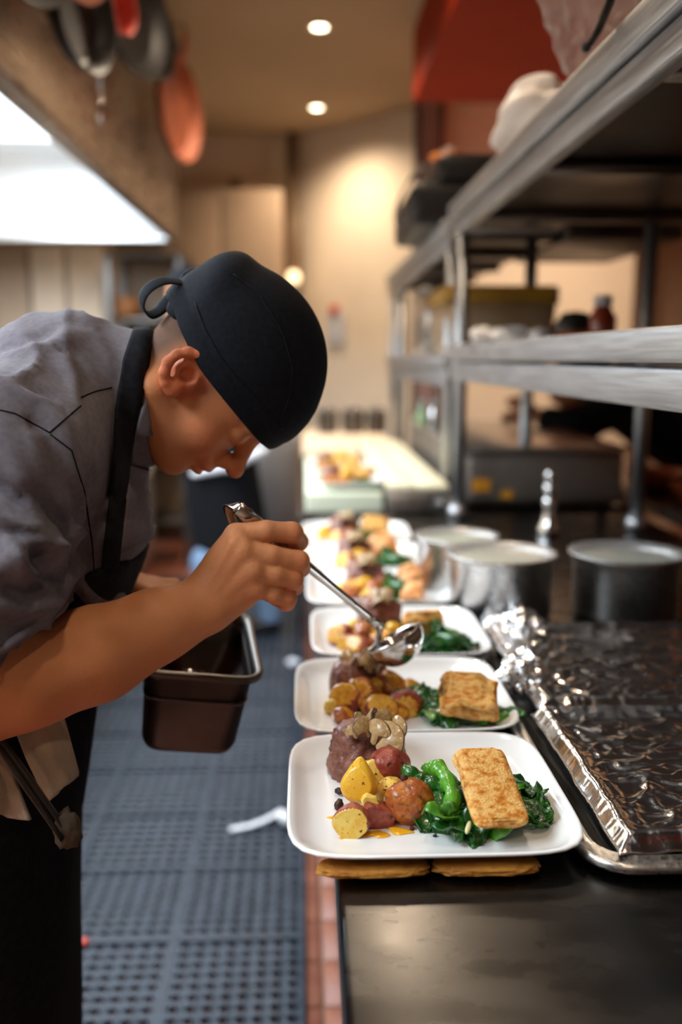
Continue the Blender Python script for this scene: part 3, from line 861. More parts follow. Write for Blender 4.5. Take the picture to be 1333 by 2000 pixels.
# ---------------------------------------------------------------- boards and far table
tag(link('white_board', boxes('white_board', [((.0, 2.73, CZ + .001), (.235, 3.75, .962))], .01, 3), G['board_green_white']), 'thick white cutting board carrying the two farthest plates', 'board')
t = empty('board_station', (.34, 3.5, CZ), 'steel drawer station topped with a cream cutting board', 'station')
link('body', boxes('body', [((.245, 2.74, CZ), (.43, 4.3, .966))], .006), G['steel'], t, world=True)
link('drawer_front', boxes('drawer_front', [((.255, 2.726, CZ + .008), (.42, 2.74, .958))], .004), G['steel'], t, world=True)
for k in range(2):
    link('board', boxes('board', [((.243 + .094 * k, 2.73, .967), (.333 + .099 * k, 4.3, .984))], .004), G['cutting_board'], t, world=True)
t = empty('far_table', (.17, 5.3, 0), 'cream topped prep table at the far end of the aisle', 'table')
fx0, fx1 = P(590, 885, 4.5).x, P(745, 885, 4.5).x + .1
link('tabletop', boxes('tabletop', [((fx0, 4.5, .85), (fx1, 6.0, .905))], .008), G['wall_white'], t, world=True)
for x in (fx0 + .04, fx1 - .04):
    for y in (4.55, 5.95):
        link('leg', boxes('leg', [((x - .02, y - .02, 0), (x + .02, y + .02, .85))]), G['steel'], t, world=True)
link('undershelf', boxes('undershelf', [((fx0 + .03, 4.55, .3), (fx1 - .03, 5.95, .32))]), G['steel'], t, world=True)
for i, (x, r) in enumerate(((640, .06), (690, .07), (735, .06))):
    p = P(x, 800, 5.75)
    t = empty('stock_pot', (p.x, 5.7, .906), ['small dark pot at the left of the far table', 'wide dark pot in the middle of the far table', 'small dark pot at the right of the far table'][i], 'pot', 'dark pots on the far table')
    link('body', lathe('body', [(0, 0), (r * .9, 0), (r, .02), (r, .12), (r * 1.05, .13), (r * .95, .13), (r * .93, .02), (0, .01)], 24), G['steel_dark'], t)
    link('lid', lathe('lid', [(0, .155), (r * .5, .15), (r * 1.02, .134), (r * 1.02, .131), (0, .131)], 24), G['steel_pan'], t)
    link('lid_knob', lathe('lid_knob', [(0, .155), (.012, .157), (.016, .17), (0, .178)], 12), G['chrome'], t)
for i, (x, y, mt) in enumerate(((820, 835, 'bottle_green'), (847, 831, 'chrome'))):
    p = P(x, y, 3.75)
    t = empty('small_bottle', (p.x, 3.75, 1.092), ['small pale green bottle standing behind the shelf post', 'small clear bottle beside the pale green one'][i], 'bottle')
    h = .085
    link('body', lathe('body', [(0, 0), (.02, 0), (.022, .01), (.022, h * .6), (.01, h * .8), (.01, h), (0, h)], 16), G[mt], t)
    link('cap', lathe('cap', [(0, h), (.012, h), (.012, h + .016), (0, h + .016)], 12), G['rag_white'], t)
    t.location.x = max(t.location.x, .475)

# ---------------------------------------------------------------- things on the shelves
t = empty('storage_bin', (.58, 2.9, 1.372), 'tan plastic storage bin with yellow lid on the middle shelf', 'bin')
x0, x1 = .425, P(1092, 600, 2.83).x
m = loft('body', [rr_ring(x1 - x0 - .02, .34, .03, 0), rr_ring(x1 - x0, .36, .03, .155)])
link('body', m, G['plastic_clear'], t, loc=((x0 + x1) / 2 - .58, .11, .002))
m = loft('lid', [rr_ring(x1 - x0 + .012, .372, .03, .15), rr_ring(x1 - x0 + .012, .372, .03, .195), rr_ring(x1 - x0, .36, .03, .203)])
link('lid', m, G['plastic_yellow'], t, loc=((x0 + x1) / 2 - .58, .11, .002))
t = empty('steel_bin', (.50, 3.5, 1.372), 'grey steel container standing behind the tan storage bin', 'container')
link('body', loft('body', [rr_ring(.14, .4, .02, 0), rr_ring(.15, .42, .02, .22)]), G['steel'], t, loc=(0, 0, .002))
link('lid', loft('lid', [rr_ring(.16, .43, .02, .222), rr_ring(.16, .43, .02, .24)]), G['steel'], t)
for i, (x, y, Y, r, s) in enumerate(((935, 655, 2.45, (.035, .04, .02), 21), (1000, 648, 2.40, (.05, .06, .022), 25), (1055, 650, 2.35, (.03, .04, .018), 29))):
    p = P(x, y, Y)
    crumple('plastic_bag', (max(p.x, .47), Y), r, s, 'plastic_white', ['small white plastic bag at the left in front of the tan bin', 'larger white plastic bag in front of the tan bin', 'small white plastic bag in front of the right end of the tan bin'][i], 'bag', None, .3, 3, 1.398)
p = P(1135, 620, 2.3)
t = empty('dark_bowl', (p.x, 2.35, 1.398), 'dark upturned bowl on the middle shelf right of the bin', 'bowl')
link('bowl', lathe('bowl', [(.055, 0), (.058, .004), (.05, .05), (.03, .075), (0, .08)], 24), G['black_iron'], t)
link('band', lathe('band', [(.0575, .014), (.060, .016), (.058, .03), (.0545, .03)], 24), G['copper'], t)
p = P(1178, 610, 2.3)
t = empty('sauce_jar', (p.x, 2.3, 1.398), 'jar of dark red sauce with pale lid by the dark bowl', 'jar')
link('jar', lathe('jar', [(0, 0), (.03, 0), (.034, .008), (.034, .06), (.02, .085), (.02, .09), (0, .09)], 20), G['glass_red'], t)
link('lid', lathe('lid', [(0, .115), (.022, .115), (.023, .09), (0, .09)], 20), G['rag_white'], t)
# on the top shelf
p = P(1015, 240, 2.05)
crumple('white_bag', (p.x + .03, 2.05), (.075, .19, .062), 33, 'plastic_white', 'crumpled white plastic bag on the top shelf', 'bag', None, .30, 4, 1.791, .0)
p = P(1125, 95, 1.5)
crumple('clear_bag', (p.x + .03, 1.5), (.065, .08, .10), 39, 'plastic_film', 'crumpled clear plastic bag at the top shelf edge', 'bag', None, .4, 4, 1.791)
c = [P(1190, -5, 1.32), P(1178, 30, 1.32), P(1166, 60, 1.32), P(1152, 85, 1.33), P(1146, 92, 1.33)]
t = empty('black_cable', (c[-1].x, 1.33, 1.79), 'black cord hanging down over the clear plastic bag', 'cable')
link('cord', tube('cord', catmull([c[0] + Vector((.01, 0, .05))] + c, 5), .0035, 8), G['plastic_black'], t, world=True)
link('cord', tube('cord', catmull([c[0] + Vector((.022, 0, .05))] + [q + Vector((.007 * (1 - i / 5), 0, 0)) for i, q in enumerate(c)], 5), .003, 8), G['plastic_black'], t, world=True)
link('knot', lathe('knot', [(0, -.008), (.006, -.005), (.007, 0), (.006, .005), (0, .008)], 10), G['plastic_black'], t, loc=(0, 0, c[-1].z - 1.79))
t = empty('black_case', (.55, 3.2, 1.767), 'black soft case lying on the far top shelf, overhanging its edge', 'case')
link('body', boxes('body', [((.335, 2.95, 1.767), (.80, 3.55, 1.90))], .03, 3), G['plastic_black'], t, world=True)
link('upper_body', boxes('upper_body', [((.42, 2.97, 1.898), (.84, 3.5, 1.99))], .03, 3), G['plastic_black'], t, world=True)
for dy in (0, .12):
    link('strap', tube('strap', catmull([(.42, 3.0 + dy, 1.97), (.345, 3.0 + dy, 1.93), (.30, 3.0 + dy, 1.84), (.31, 3.0 + dy, 1.79), (.34, 3.0 + dy, 1.80)], 6), .008, 8, flat=(.4, 1.4)), G['black_iron'], t, world=True)
p = P(880, 325, 3.2)
t = empty('orange_tub', (p.x, 3.2, 1.991), 'small orange tub sitting on the black case', 'tub')
link('body', lathe('body', [(0, 0), (.062, 0), (.068, .035), (.05, .04), (0, .04)], 20), G['orange_plastic'], t)
link('knob', lathe('knob', [(0, .04), (.014, .04), (.018, .055), (0, .062)], 12), G['rag_white'], t)
# utensils / papers by the far wall
p = P(655, 640, 6.95)
t = empty('clipboard', (p.x, p.y, p.z), 'pale clipboard sheet hanging on the far wall beside the chef cap', 'clipboard')
link('board', boxes('board', [((-.09, 0, -.12), (.09, .012, .12))], .004), G['rag_white'], t, rot=(0, 0, ang))
link('clip', boxes('clip', [((-.04, -.02, .10), (.04, 0, .16))], .004), G['red_handle'], t, rot=(0, 0, ang))
# right background: low table with bowls
t = empty('back_table', (1.6, 3.4, 0), 'dark side table beyond the pass on the right', 'table')
link('tabletop', boxes('tabletop', [((1.12, 2.3, .86), (2.3, 3.32, .90))], .006), G['steel_dark'], t, world=True)
for x in (1.16, 2.26):
    for y in (2.35, 3.27):
        link('leg', boxes('leg', [((x - .02, y - .02, 0), (x + .02, y + .02, .86))]), G['steel_dark'], t, world=True)
labs = ['coppery bowl at the back of the right side table', 'coppery bowl in the middle of the right side table', 'coppery bowl nearest on the right side table', 'coppery bowl at the right edge of the side table']
for i, (x, y, Z) in enumerate(((1.24, 3.15, .955), (1.27, 2.85, .955), (1.25, 2.52, .955), (1.52, 2.95, .955))):
    p = Vector((x, y, Z))
    t = empty('metal_bowl', (min(max(p.x, 1.22), 2.1), min(p.y, 3.15), .90), labs[i], 'bowl', 'metal bowls on the side table')
    link('bowl', lathe('bowl', [(0, .002), (.05, 0), (.09, .03), (.105, .075), (.11, .075), (.112, .072), (.095, .028), (.052, -.0), (0, 0)], 28), G['copper'], t)
    link('foot', lathe('foot', [(0, 0), (.045, 0), (.045, .004), (0, .004)], 20), G['steel_pan'], t)
# ================================================================ plates and food
ORD = ['nearest', 'second', 'third', 'fourth', 'fifth', 'sixth']
def super_ring(a, b, n, z, m=72):
    out = []
    for k in range(m):
        t_ = 2 * math.pi * k / m
        c, s = math.cos(t_), math.sin(t_)
        q = (abs(c) ** n + abs(s) ** n) ** (-1 / n)
        out.append((a * q * c, b * q * s, z))
    return out
def plate_mesh(a, b):
    pr = [(.30, .002, 4), (.56, .001, 5), (.57, .004, 5), (.82, .010, 6), (.975, .0205, 6), (.995, .0225, 6), (1.0, .0240, 6), (.992, .0252, 6), (.972, .0248, 6), (.93, .0205, 6),
          (.87, .0140, 6), (.80, .0102, 6), (.72, .0090, 5), (.40, .0086, 4), (.1, .0086, 3)]
    return loft('plate', [super_ring(a * s, b * s, n, z) for s, z, n in pr])
PM = plate_mesh(.1405, .1365); PM.materials.append(G['porcelain'])
PF = .0087                                         # eating surface above plate base
CENT = [(.120, .887), (.124, 1.165), (.147, 1.448), (.140, 1.742), (.132, 2.030), (.126, 2.318)]
PZB = [CZ + .001] * 6
for i, (x, y) in enumerate(CENT):
    tag(link('square_plate', PM, None, loc=(x, y, PZB[i]), rot=(0, 0, [.0, .0, .0, 0, .02, -.02][i])),
        'white square plate of meat and fish, ' + ('nearest the camera' if i == 0 else ORD[i] + ' from the camera in the row'), 'plate', 'square plates in a row')
FAR = [PZ(693, 962, .984), PZ(672, 925, .984)]
FARC = [(FAR[0].x + .0, 2.86), (FAR[1].x, 3.22)]
for i, (x, y) in enumerate(FARC):
    o = link('square_plate', PM, None, loc=(x, y, .963)); o.scale = (.78, .78, 1)
    tag(o, ['white plate of food at the front of the white board', 'white plate of food farther back on the white board'][i], 'plate', 'plates on the white board')

def sblob(name, r, seed=0, amp=.12, freq=1.6, sub=4, cuts=(), e=1.0, fine=.0):
    """noisy (super)ellipsoid; cuts = planes (normal, distance in unit space) flattened into slot 1"""
    bm = bmesh.new(); bmesh.ops.create_icosphere(bm, subdivisions=sub, radius=1)
    flag = {}
    for v in bm.verts:
        n = v.co.normalized()
        if e != 1:
            q = Vector([math.copysign(abs(c) ** e, c) for c in n])
        else: q = n.copy()
        q *= 1 + amp * nz(n, freq, seed) + fine * nz(n, 9, seed + 4)
        for k, (cn, cd) in enumerate(cuts):
            cn = Vector(cn).normalized()
            s = q.dot(cn) - cd
            if s > 0:
                q -= cn * s * .97
                flag[v.index] = k
        v.co = Vector((q.x * r[0], q.y * r[1], q.z * r[2]))
    if cuts:
        for f in bm.faces:
            if sum(v.index in flag for v in f.verts) >= 2: f.material_index = 1
    return bm_mesh(bm, name, True)
def put(name, me, mats, loc, rot, label, cat, group=None, parent=None):
    if len(me.materials) == 0:
        for m in mats: me.materials.append(G[m])
    return tag(link(name, me, None, parent, loc, rot), label, cat, group)
def leaf_mesh(seed, L=.045, W_=.028, curl=.5):
    rnd = random.Random(seed)
    ph = [rnd.uniform(0, 6.28) for _ in range(4)]
    def fn(u, v):
        t_ = v
        w = W_ * (math.sin(math.pi * min(1, t_ * .92 + .06)) ** .8) * (1 + .12 * math.sin(t_ * 17 + ph[0]))
        x = (u - .5) * w
        y = (t_ - .5) * L
        z = .35 * curl * L * math.cos((t_ - .5) * 2.4 + ph[1] * .1) - .10 * L + .12 * W_ * math.sin(u * 6 + ph[2] + t_ * 4) + .09 * W_ * math.sin(t_ * 8 + ph[3] + u * 3) - .5 * abs(u - .5) ** 1.5 * W_
        return (x, y, z + .1 * W_ * nz((u * 3, t_ * 3, seed), 2, seed))
    return grid_mesh('leaf', fn, 8, 12, .0007)
LEAVES = [leaf_mesh(s, .048 + .008 * (s % 3), .028 + .006 * (s % 4), .35 + .12 * (s % 3)) for s in range(8)]
for i, m in enumerate(LEAVES): m.materials.append(G['spinach' if i % 4 else 'greens_bright'])
CORE = sblob('core', (1, 1, 1), 5, .25, 2, 3); CORE.materials.append(G['spinach'])
def spinach(c, rx, ry, h, n, seed, label, rz=0.0, sr=(.55, .95)):
    rnd = random.Random(seed)
    t = empty('cooked_spinach', c, label, 'spinach', 'cooked spinach on the plates', rot=(0, 0, rz))
    o = link('core', CORE, None, t, (0, 0, h * .45)); o.scale = (rx * .78, ry * .78, h * .42)
    for k in range(n):
        a = 2.39996 * k + rnd.uniform(-.3, .3)
        q = math.sqrt((k + .5) / n)
        x, y = rx * .86 * q * math.cos(a), ry * .86 * q * math.sin(a)
        z = h * (.25 + .62 * (1 - q * q)) + rnd.uniform(-.1, .1) * h
        tilt = .25 + .75 * q
        o = link('leaf', LEAVES[rnd.randrange(8)], None, t, (x, y, max(z, .0085)))
        o.rotation_euler = Euler((-tilt * math.sin(a) * .9 + rnd.uniform(-.28, .28), tilt * math.cos(a) * .9 + rnd.uniform(-.28, .28), rnd.uniform(0, 6.28)))
        s = rnd.uniform(*sr)
        o.scale = (s, s, s * .8)
    return t
def mushroom_mesh(seed):
    rnd = random.Random(seed)
    out = []
    for k in range(13):
        a = math.radians(-15 + 210 * k / 12)
        out.append((math.cos(a), math.sin(a) * .72))
    out += [(-.55, -.22), (-.28, -.28), (-.24, -.75), (.0, -.86), (.24, -.78), (.30, -.26), (.6, -.2)]
    bm = bmesh.new()
    vs_ = [bm.verts.new((x * .017 * (1 + .08 * rnd.uniform(-1, 1)), y * .019, 0)) for x, y in out]
    f = bm.faces.new(vs_)
    r = bmesh.ops.extrude_face_region(bm, geom=[f])
    for v in [g for g in r['geom'] if isinstance(g, bmesh.types.BMVert)]: v.co.z += .0034
    bmesh.ops.bevel(bm, geom=[e for e in bm.edges], offset=.0008, segments=1, affect='EDGES')
    bmesh.ops.triangulate(bm, faces=[f for f in bm.faces if len(f.verts) > 4])
    for v in bm.verts:
        v.co.z += -9 * v.co.x ** 2 * (1 + seed % 2) + .0022 * math.sin(v.co.y * 160 + seed)
    return bm_mesh(bm, 'mushroom_slice', True)
MUSH = [mushroom_mesh(s) for s in range(4)]
for m in MUSH:
    m.materials.append(G['mushroom']); m.materials.append(G['mushroom_edge'])
    for f in m.polygons:
        if abs(f.normal.z) < .75: f.material_index = 1
def mushrooms(c, n, seed, where, spread=(.022, .018, .008)):
    rnd = random.Random(seed)
    for k in range(n):
        o = link('mushroom_slice', MUSH[k % 4], None, None, (c[0] + rnd.uniform(-1, 1) * spread[0], c[1] + rnd.uniform(-1, 1) * spread[1], c[2] + rnd.uniform(-.4, 1) * spread[2]))
        o.rotation_euler = (rnd.uniform(.2, 1.2), rnd.uniform(-.6, .6), rnd.uniform(-2.2, 1.2))
        s = rnd.uniform(.7, 1.05)
        o.scale = (s, s, s)
        tag(o, 'brown cooked mushroom slice on the meat, ' + where, 'mushroom', 'mushroom slices, ' + where)

def fish_mesh(name, w, l, h, seed, notch=.0, k=1.0):
    bm = bmesh.new(); bmesh.ops.create_icosphere(bm, subdivisions=5, radius=1)
    for v in bm.verts:
        n = v.co.normalized()
        e = .36
        q = Vector((math.copysign(abs(n.x) ** .26, n.x), math.copysign(abs(n.y) ** .26, n.y), math.copysign(abs(n.z) ** .45, n.z)))
        m_ = max(abs(q.x), abs(q.y)); q.x *= .94; q.y *= .95
        q = Vector((q.x, q.y, q.z))
        q *= 1 + .06 * k * nz(q, 1.3, seed) + .030 * k * nz(q, 4, seed + 2) + .016 * k * nz(q, 11, seed + 5) + .008 * nz(q, 24, seed + 6)
        if notch:
            q.x *= 1 - notch * math.exp(-((q.y - .48) / .12) ** 2) * (1 if q.x < 0 else .35)
        z = q.z * (1 + .26 * q.y) * (1 - .22 * q.x * q.x)
        z += .10 * k * k * nz((q.x, q.y, 0), 2.0, seed + 8) + (.05 * nz((q.x, q.y, 0), 6, seed + 9) if q.z > 0 else 0)
        v.co = Vector((q.x * w / 2, q.y * l / 2, z * h / 2))
    return bm_mesh(bm, name, True)

# ---- nearest plate, laid out piece by piece
def W1(x, y, Z): return PZ(x, y, Z)
S0 = PZB[0] + PF
near = 'on the nearest plate'
# fish: propped on the greens, tilted to the camera
me = fish_mesh('fish_fillet', .058, .094, .0135, 3, .10)
c = (PZ(935, 1462, .975) + PZ(958, 1608, .940)) / 2
put('fish_fillet', me, ['fish_crust'], (c.x + .006, c.y + .002, c.z - .004), (math.radians(25), math.radians(3), math.radians(9)), 'golden crusted fish fillet resting on greens, nearest plate', 'fish', 'fish fillets')
# greens
c = PZ(952, 1600, S0 + .008)
spinach((c.x + .000, c.y + .014, S0), .062, .046, .028, 34, 11, 'dark green cooked spinach under the fish, nearest plate', .25, (.7, 1.15))
c = PZ(1035, 1580, S0 + .01)
spinach((c.x - .002, c.y + .008, S0), .024, .030, .020, 12, 23, 'dark green leaf tuft right of the fish, nearest plate')
def stalk(name, pts, rad, mt, label, seed=0, tip=None):
    t = empty(name, pts[0], label, 'greens', 'green stalks on the nearest plate')
    link('stem', tube('stem', catmull(pts, 7), rad, 10, mod=lambda a, b: 1 + .16 * math.sin(a * 23 + seed) + .12 * math.sin(3 * b + a * 9)), G[mt], t, world=True)
    if tip:
        for k, (q, s) in enumerate(tip):
            o = link('bud', CORE2, None, t, Vector(q) - Vector(pts[0])); o.scale = (s, s * .8, s * .8); o.rotation_euler = (k, k * 2, k * .7)
CORE2 = sblob('bud', (1, 1, 1), 9, .45, 2.6, 3); CORE2.materials.append(G['greens_bright'])
def Q(x, y, Y): return P(x, y, Y)
stalk('green_stalk', [Q(838, 1502, .885), Q(850, 1499, .882), Q(864, 1508, .872), Q(877, 1532, .850), Q(884, 1558, .830), Q(878, 1584, .812)], [.0065, .0085, .0080, .0085, .0075], 'greens_bright',
      'bright green bent stalk beside the fish, nearest plate', 1, [(Q(840, 1502, .885), .0085), (Q(886, 1556, .832), .008), (Q(876, 1580, .814), .0095)])
stalk('green_leaf_stalk', [Q(787, 1497, .87), Q(806, 1514, .865), Q(826, 1528, .86), Q(850, 1530, .855), Q(872, 1538, .85)], [.004, .0085, .008, .007, .006], 'spinach', 'dark green stalk lying over the roast potato, nearest plate', 4)
o = link('green_leaf_tip', leaf_mesh(41, .044, .026, .6), G['greens_bright'], None, Q(864, 1592, .805), (.8, .3, 2.2)); tag(o, 'bright green folded leaf tip below the bent stalk, nearest plate', 'greens', 'green stalks on the nearest plate')
put('rice_grain', sblob('rice_grain', (.0025, .0072, .0022), 2, .06, 1.5, 2), ['stem_pale'], Q(915, 1616, .792), (.6, .2, -.35), 'single pale grain peeking out under the front of the fish', 'grain')
# meat chunk with mushrooms
me = sblob('braised_meat', (.041, .033, .042), 17, .26, 1.25, 5, (((.45, -.62, .66), .84), ((0, 0, -1), .72)), .80, .05)
for v in me.vertices:
    q_ = Vector((v.co.x * 60 + v.co.z * 40, v.co.y * 60, v.co.z * 260 - v.co.x * 130))
    v.co += v.normal * (.0022 * noise.noise(q_) + .0016 * noise.noise(v.co * 260))
me.materials.append(G['meat']); me.materials.append(G['meat'])
c = P(716, 1487, .955)
put('braised_meat', me, ['meat'], (c.x, c.y + .004, c.z), (math.radians(-8), math.radians(-6), math.radians(8)), 'brown braised meat chunk behind the potatoes, nearest plate', 'meat', 'braised meat chunks')
for k, (x, y, Y, rot, s) in enumerate(((762, 1441, .918, (.75, .45, -.9), 1.15), (738, 1428, .926, (1.1, .1, -.7), .95), (708, 1420, .930, (1.15, -.3, .9), .85), (722, 1400, .948, (1.2, .2, -1.9), .8),
                                        (776, 1424, .945, (.5, .7, -1.4), .9), (750, 1405, .955, (.9, .3, .3), .85), (701, 1410, .948, (1.2, -.5, 1.5), .75), (690, 1428, .930, (1.2, -.4, .2), .55))):
    o = link('mushroom_slice', MUSH[k % 4], None, None, P(x, y, Y), rot); o.scale = (s, s, s)
    tag(o, 'brown cooked mushroom slice on the meat, nearest plate', 'mushroom', 'mushroom slices, nearest plate')
# potatoes
def potato(x, y, Y, r, rot, mats, label, seed, cuts=(), e=1.0, amp=.1, z=None, fine=.02):
    me = sblob('potato_chunk', r, seed, amp, 1.5, 4, cuts, e, fine)
    return put('potato_chunk', me, mats, P(x, y, Y), rot, label, 'potato', 'potato chunks, nearest plate')
# tall yellow wedge: rounded drop with pointed top
bm = bmesh.new(); bmesh.ops.create_icosphere(bm, subdivisions=5, radius=1)
for v in bm.verts:
    n = v.co.normalized()
    tz = n.z
    w = 1.0 - .62 * max(0, tz) ** 1.3 * 1.0
    q = Vector((n.x * w, n.y * w, tz * (1.28 if tz > 0 else .86)))
    q *= 1 + .06 * nz(n, 1.5, 3) + .012 * nz(n, 7, 5)
    cn = Vector((-.30, -.93, .12)).normalized(); s = q.dot(cn) - .62
    if s > 0: q -= cn * s * .75
    v.co = Vector((q.x * .0195, q.y * .017, q.z * .0215))
c = P(702, 1532, .862)
put('potato_chunk', bm_mesh(bm, 'potato_wedge', True), ['potato_yellow'], c, (math.radians(-16), math.radians(3), 0), 'tall smooth yellow potato wedge with browned tip, nearest plate', 'potato', 'potato chunks, nearest plate')
potato(762, 1494, .905, (.0215, .019, .019), (.2, .3, .4), ['potato_red', 'potato_red'], 'red-skinned potato chunk against the meat, nearest plate', 5, (), .92, .16)
potato(741, 1512, .893, (.021, .012, .012), (.3, .45, .1), ['potato_pale', 'potato_pale'], 'yellow potato slice below the red-skinned chunk, nearest plate', 8, (((0, -.5, .8), .6),), .8, .15)
potato(762, 1548, .872, (.016, .013, .015), (.3, -.2, .5), ['potato_pale', 'potato_pale'], 'pale yellow potato chunk left of the dark roast one, nearest plate', 12, (((-.5, -.8, .2), .7),), .8, .12)
potato(801, 1566, .850, (.0245, .021, .0225), (.2, .1, .3), ['potato_roast', 'potato_roast'], 'big dark roasted potato with charred skin, nearest plate', 15, (), .95, .13, fine=.045)
potato(687, 1605, .815, (.0185, .015, .0165), (.15, -.5, .55), ['potato_red', 'potato_pale'], 'cut potato with pale yellow face and red skin at the front left, nearest plate', 21, (((-.65, -.72, .35), .30),), .85, .1)
potato(739, 1590, .838, (.0165, .013, .0125), (.1, .25, .1), ['potato_red', 'potato_red'], 'small red potato cube between two others, nearest plate', 25, (((.1, -.9, .2), .62), ((.2, .1, 1), .68)), .6, .1)
potato(722, 1567, .842, (.008, .008, .007), (.4, .2, .1), ['potato_pale', 'potato_pale'], 'small pale potato crumb below the tall wedge, nearest plate', 31, (((0, -.8, .5), .5),), .7, .25)
potato(713, 1515, .900, (.016, .013, .016), (0, 0, 0), ['potato_roast', 'potato_roast'], 'browned potato piece hidden behind the tall wedge, nearest plate', 35)
for k, (x, y, Z, s) in enumerate(((664, 1545, .915, .007), (662, 1572, .914, .009), (668, 1590, .912, .007), (820, 1606, .913, .008), (838, 1598, .914, .008), (805, 1618, .911, .004), (850, 1632, .911, .003), (770, 1568, .918, .005), (815, 1532, .945, .006), (790, 1520, .95, .006), (745, 1566, .917, .004))):
    p = PZ(x, y, Z)
    s *= .7
    put('char_bit', sblob('char_bit', (s, s * .8, s * .7), k * 3, .4, 2.4, 3), ['char'], (p.x, p.y, Z), (k, k * 2, k), 'tiny charred crumb among the potatoes, nearest plate', 'crumb', 'charred crumbs, nearest plate')
# drips of yellow oil and brown jus
def drip(x, y, rx, ry, seed, mt, label, rz=0):
    p = PZ(x, y, S0)
    def prof(k, a): return 1 + .28 * math.sin(2 * a + seed) + .18 * math.sin(3 * a + seed * 2) + .1 * math.sin(5 * a + seed)
    V = [(0, 0, .0013)]; Fc = []
    m = 28
    for ring, (s, z) in enumerate(((.6, .0012), (.9, .0008), (1.0, .0001))):
        for k in range(m):
            a = 2 * math.pi * k / m
            r_ = prof(ring, a) * s
            V.append((rx * r_ * math.cos(a), ry * r_ * math.sin(a), z))
    for k in range(m): Fc.append((0, 1 + k, 1 + (k + 1) % m))
    for r_ in range(2):
        for k in range(m):
            Fc.append((1 + r_ * m + k, 1 + (r_ + 1) * m + k, 1 + (r_ + 1) * m + (k + 1) % m, 1 + r_ * m + (k + 1) % m))
    put('sauce_drip', mesh('sauce_drip', V, Fc), [mt], (p.x, p.y, S0 + .0003), (0, 0, rz), label, 'sauce', 'sauce drips, nearest plate')
drip(676, 1628, .006, .011, 1, 'drip_yellow', 'narrow yellow oil drip below the cut potato, nearest plate')
drip(732, 1630, .012, .008, 2, 'drip_yellow', 'yellow oil drip right of the cut potato, nearest plate')
drip(782, 1624, .013, .006, 4, 'drip_yellow', 'yellow oil drip in front of the dark roast potato, nearest plate')
drip(800, 1610, .030, .010, 6, 'jus', 'thin brown jus pooling under the dark roast potato, nearest plate')
drip(660, 1597, .012, .003, 5, 'drip_yellow', 'thin yellow oil smear left of the potatoes, nearest plate')
# bread pieces under the front rim of the nearest plate
for k, (x0, x1, lab) in enumerate(((622, 836, 'left flat golden bread piece sticking out under the nearest plate'), (852, 1055, 'right flat golden bread piece sticking out under the nearest plate'))):
    a, b = PZ(x0, 1700, CZ + .006), PZ(x1, 1700, CZ + .006)
    me = sblob('flat_bread', ((b.x - a.x) / 2 * 1.02, .018, .0044), 50 + k, .10, 3.0, 5, (), .62, .05)
    put('flat_bread', me, ['bread'], ((a.x + b.x) / 2, .767, CZ + .0066), (math.radians(-6), 0, 0), lab, 'bread', 'flat bread pieces')

# ---- the other plates
RP = ['potato_roast', 'potato_red', 'potato_pale', 'potato_yellow']
POT = []
for s in range(6):
    cu = (((-.2, -.9, .4), .5 + .1 * (s % 3)),) if s % 2 else (((.5, -.6, .6), .72),)
    me = sblob('potato_chunk', (.020, .017, .016), 60 + s, .18, 1.6, 3, cu, .85, .04)
    me.materials.append(G[RP[s % 2]]); me.materials.append(G['potato_golden'])
    POT.append(me)
POT.append(sblob('potato_chunk', (.018, .016, .017), 71, .15, 1.6, 3, (), .9, .04)); POT[-1].materials.append(G['potato_yellow'])
POT.append(sblob('potato_chunk', (.017, .014, .016), 75, .15, 1.6, 3, (), .9, .05)); POT[-1].materials.append(G['potato_pale'])
MEAT = [sblob('braised_meat', (.038, .030, .032), 80 + s, .24, 1.3, 4, (((.3, -.7, .5), .82), ((0, 0, -1), .7)), .75, .03) for s in range(2)]
for m in MEAT: m.materials.append(G['meat']); m.materials.append(G['meat'])
FISH2 = fish_mesh('fish_fillet', .074, .060, .032, 14, .14, 2.2); FISH2.materials.append(G['fish_crust'])
FISH3 = fish_mesh('fish_fillet', .060, .050, .030, 19, .06, 2.0); FISH3.materials.append(G['fish_crust'])
FISH4 = fish_mesh('fish_fillet', .055, .048, .030, 27, .1, 2.2); FISH4.materials.append(G['salmon_crust'])
def dish(i, meat, pots, spin, fish, ms_, seed, cz=None, ctr=None, where=None, sc=1.0, fmesh=None, tuft=True):
    cx, cy = ctr or CENT[i]
    s0 = (cz or PZB[i]) + PF
    where = where or ORD[i] + ' plate from the camera'
    rnd = random.Random(seed)
    if meat:
        put('braised_meat', MEAT[seed % 2], [], (cx + meat[0], cy + meat[1], s0 + .024 * sc), (-.1, .05, meat[2]), 'brown braised meat chunk, ' + where, 'meat', 'braised meat chunks').scale = (sc,) * 3
        mushrooms((cx + meat[0] + .006, cy + meat[1] - .006, s0 + .052 * sc), ms_, seed, where)
    for k, (dx, dy, dz, m, s) in enumerate(pots):
        o = put('potato_chunk', POT[m], [], (cx + dx, cy + dy, s0 + dz), (rnd.uniform(-.5, .5), rnd.uniform(-.5, .5), rnd.uniform(-1.2, 1.2)), 'roast potato chunk in the pile, ' + where, 'potato', 'potato chunks, ' + where)
        o.scale = (s, s, s)
    for k, (dx, dy, rx, ry, h, n) in enumerate(spin):
        spinach((cx + dx, cy + dy, s0), rx, ry, h, n, seed * 7 + k, ('dark green cooked spinach, ' if k == 0 else 'smaller tuft of cooked spinach, ') + where)
    for k, (dx, dy, dz, me, rot, s) in enumerate(fish):
        o = put('fish_fillet', me, [], (cx + dx, cy + dy, s0 + dz), rot, ('golden fish fillet, ' if k == 0 else 'smaller piece of fish fillet, ') + where, 'fish', 'fish fillets')
        o.scale = (s, s, s)
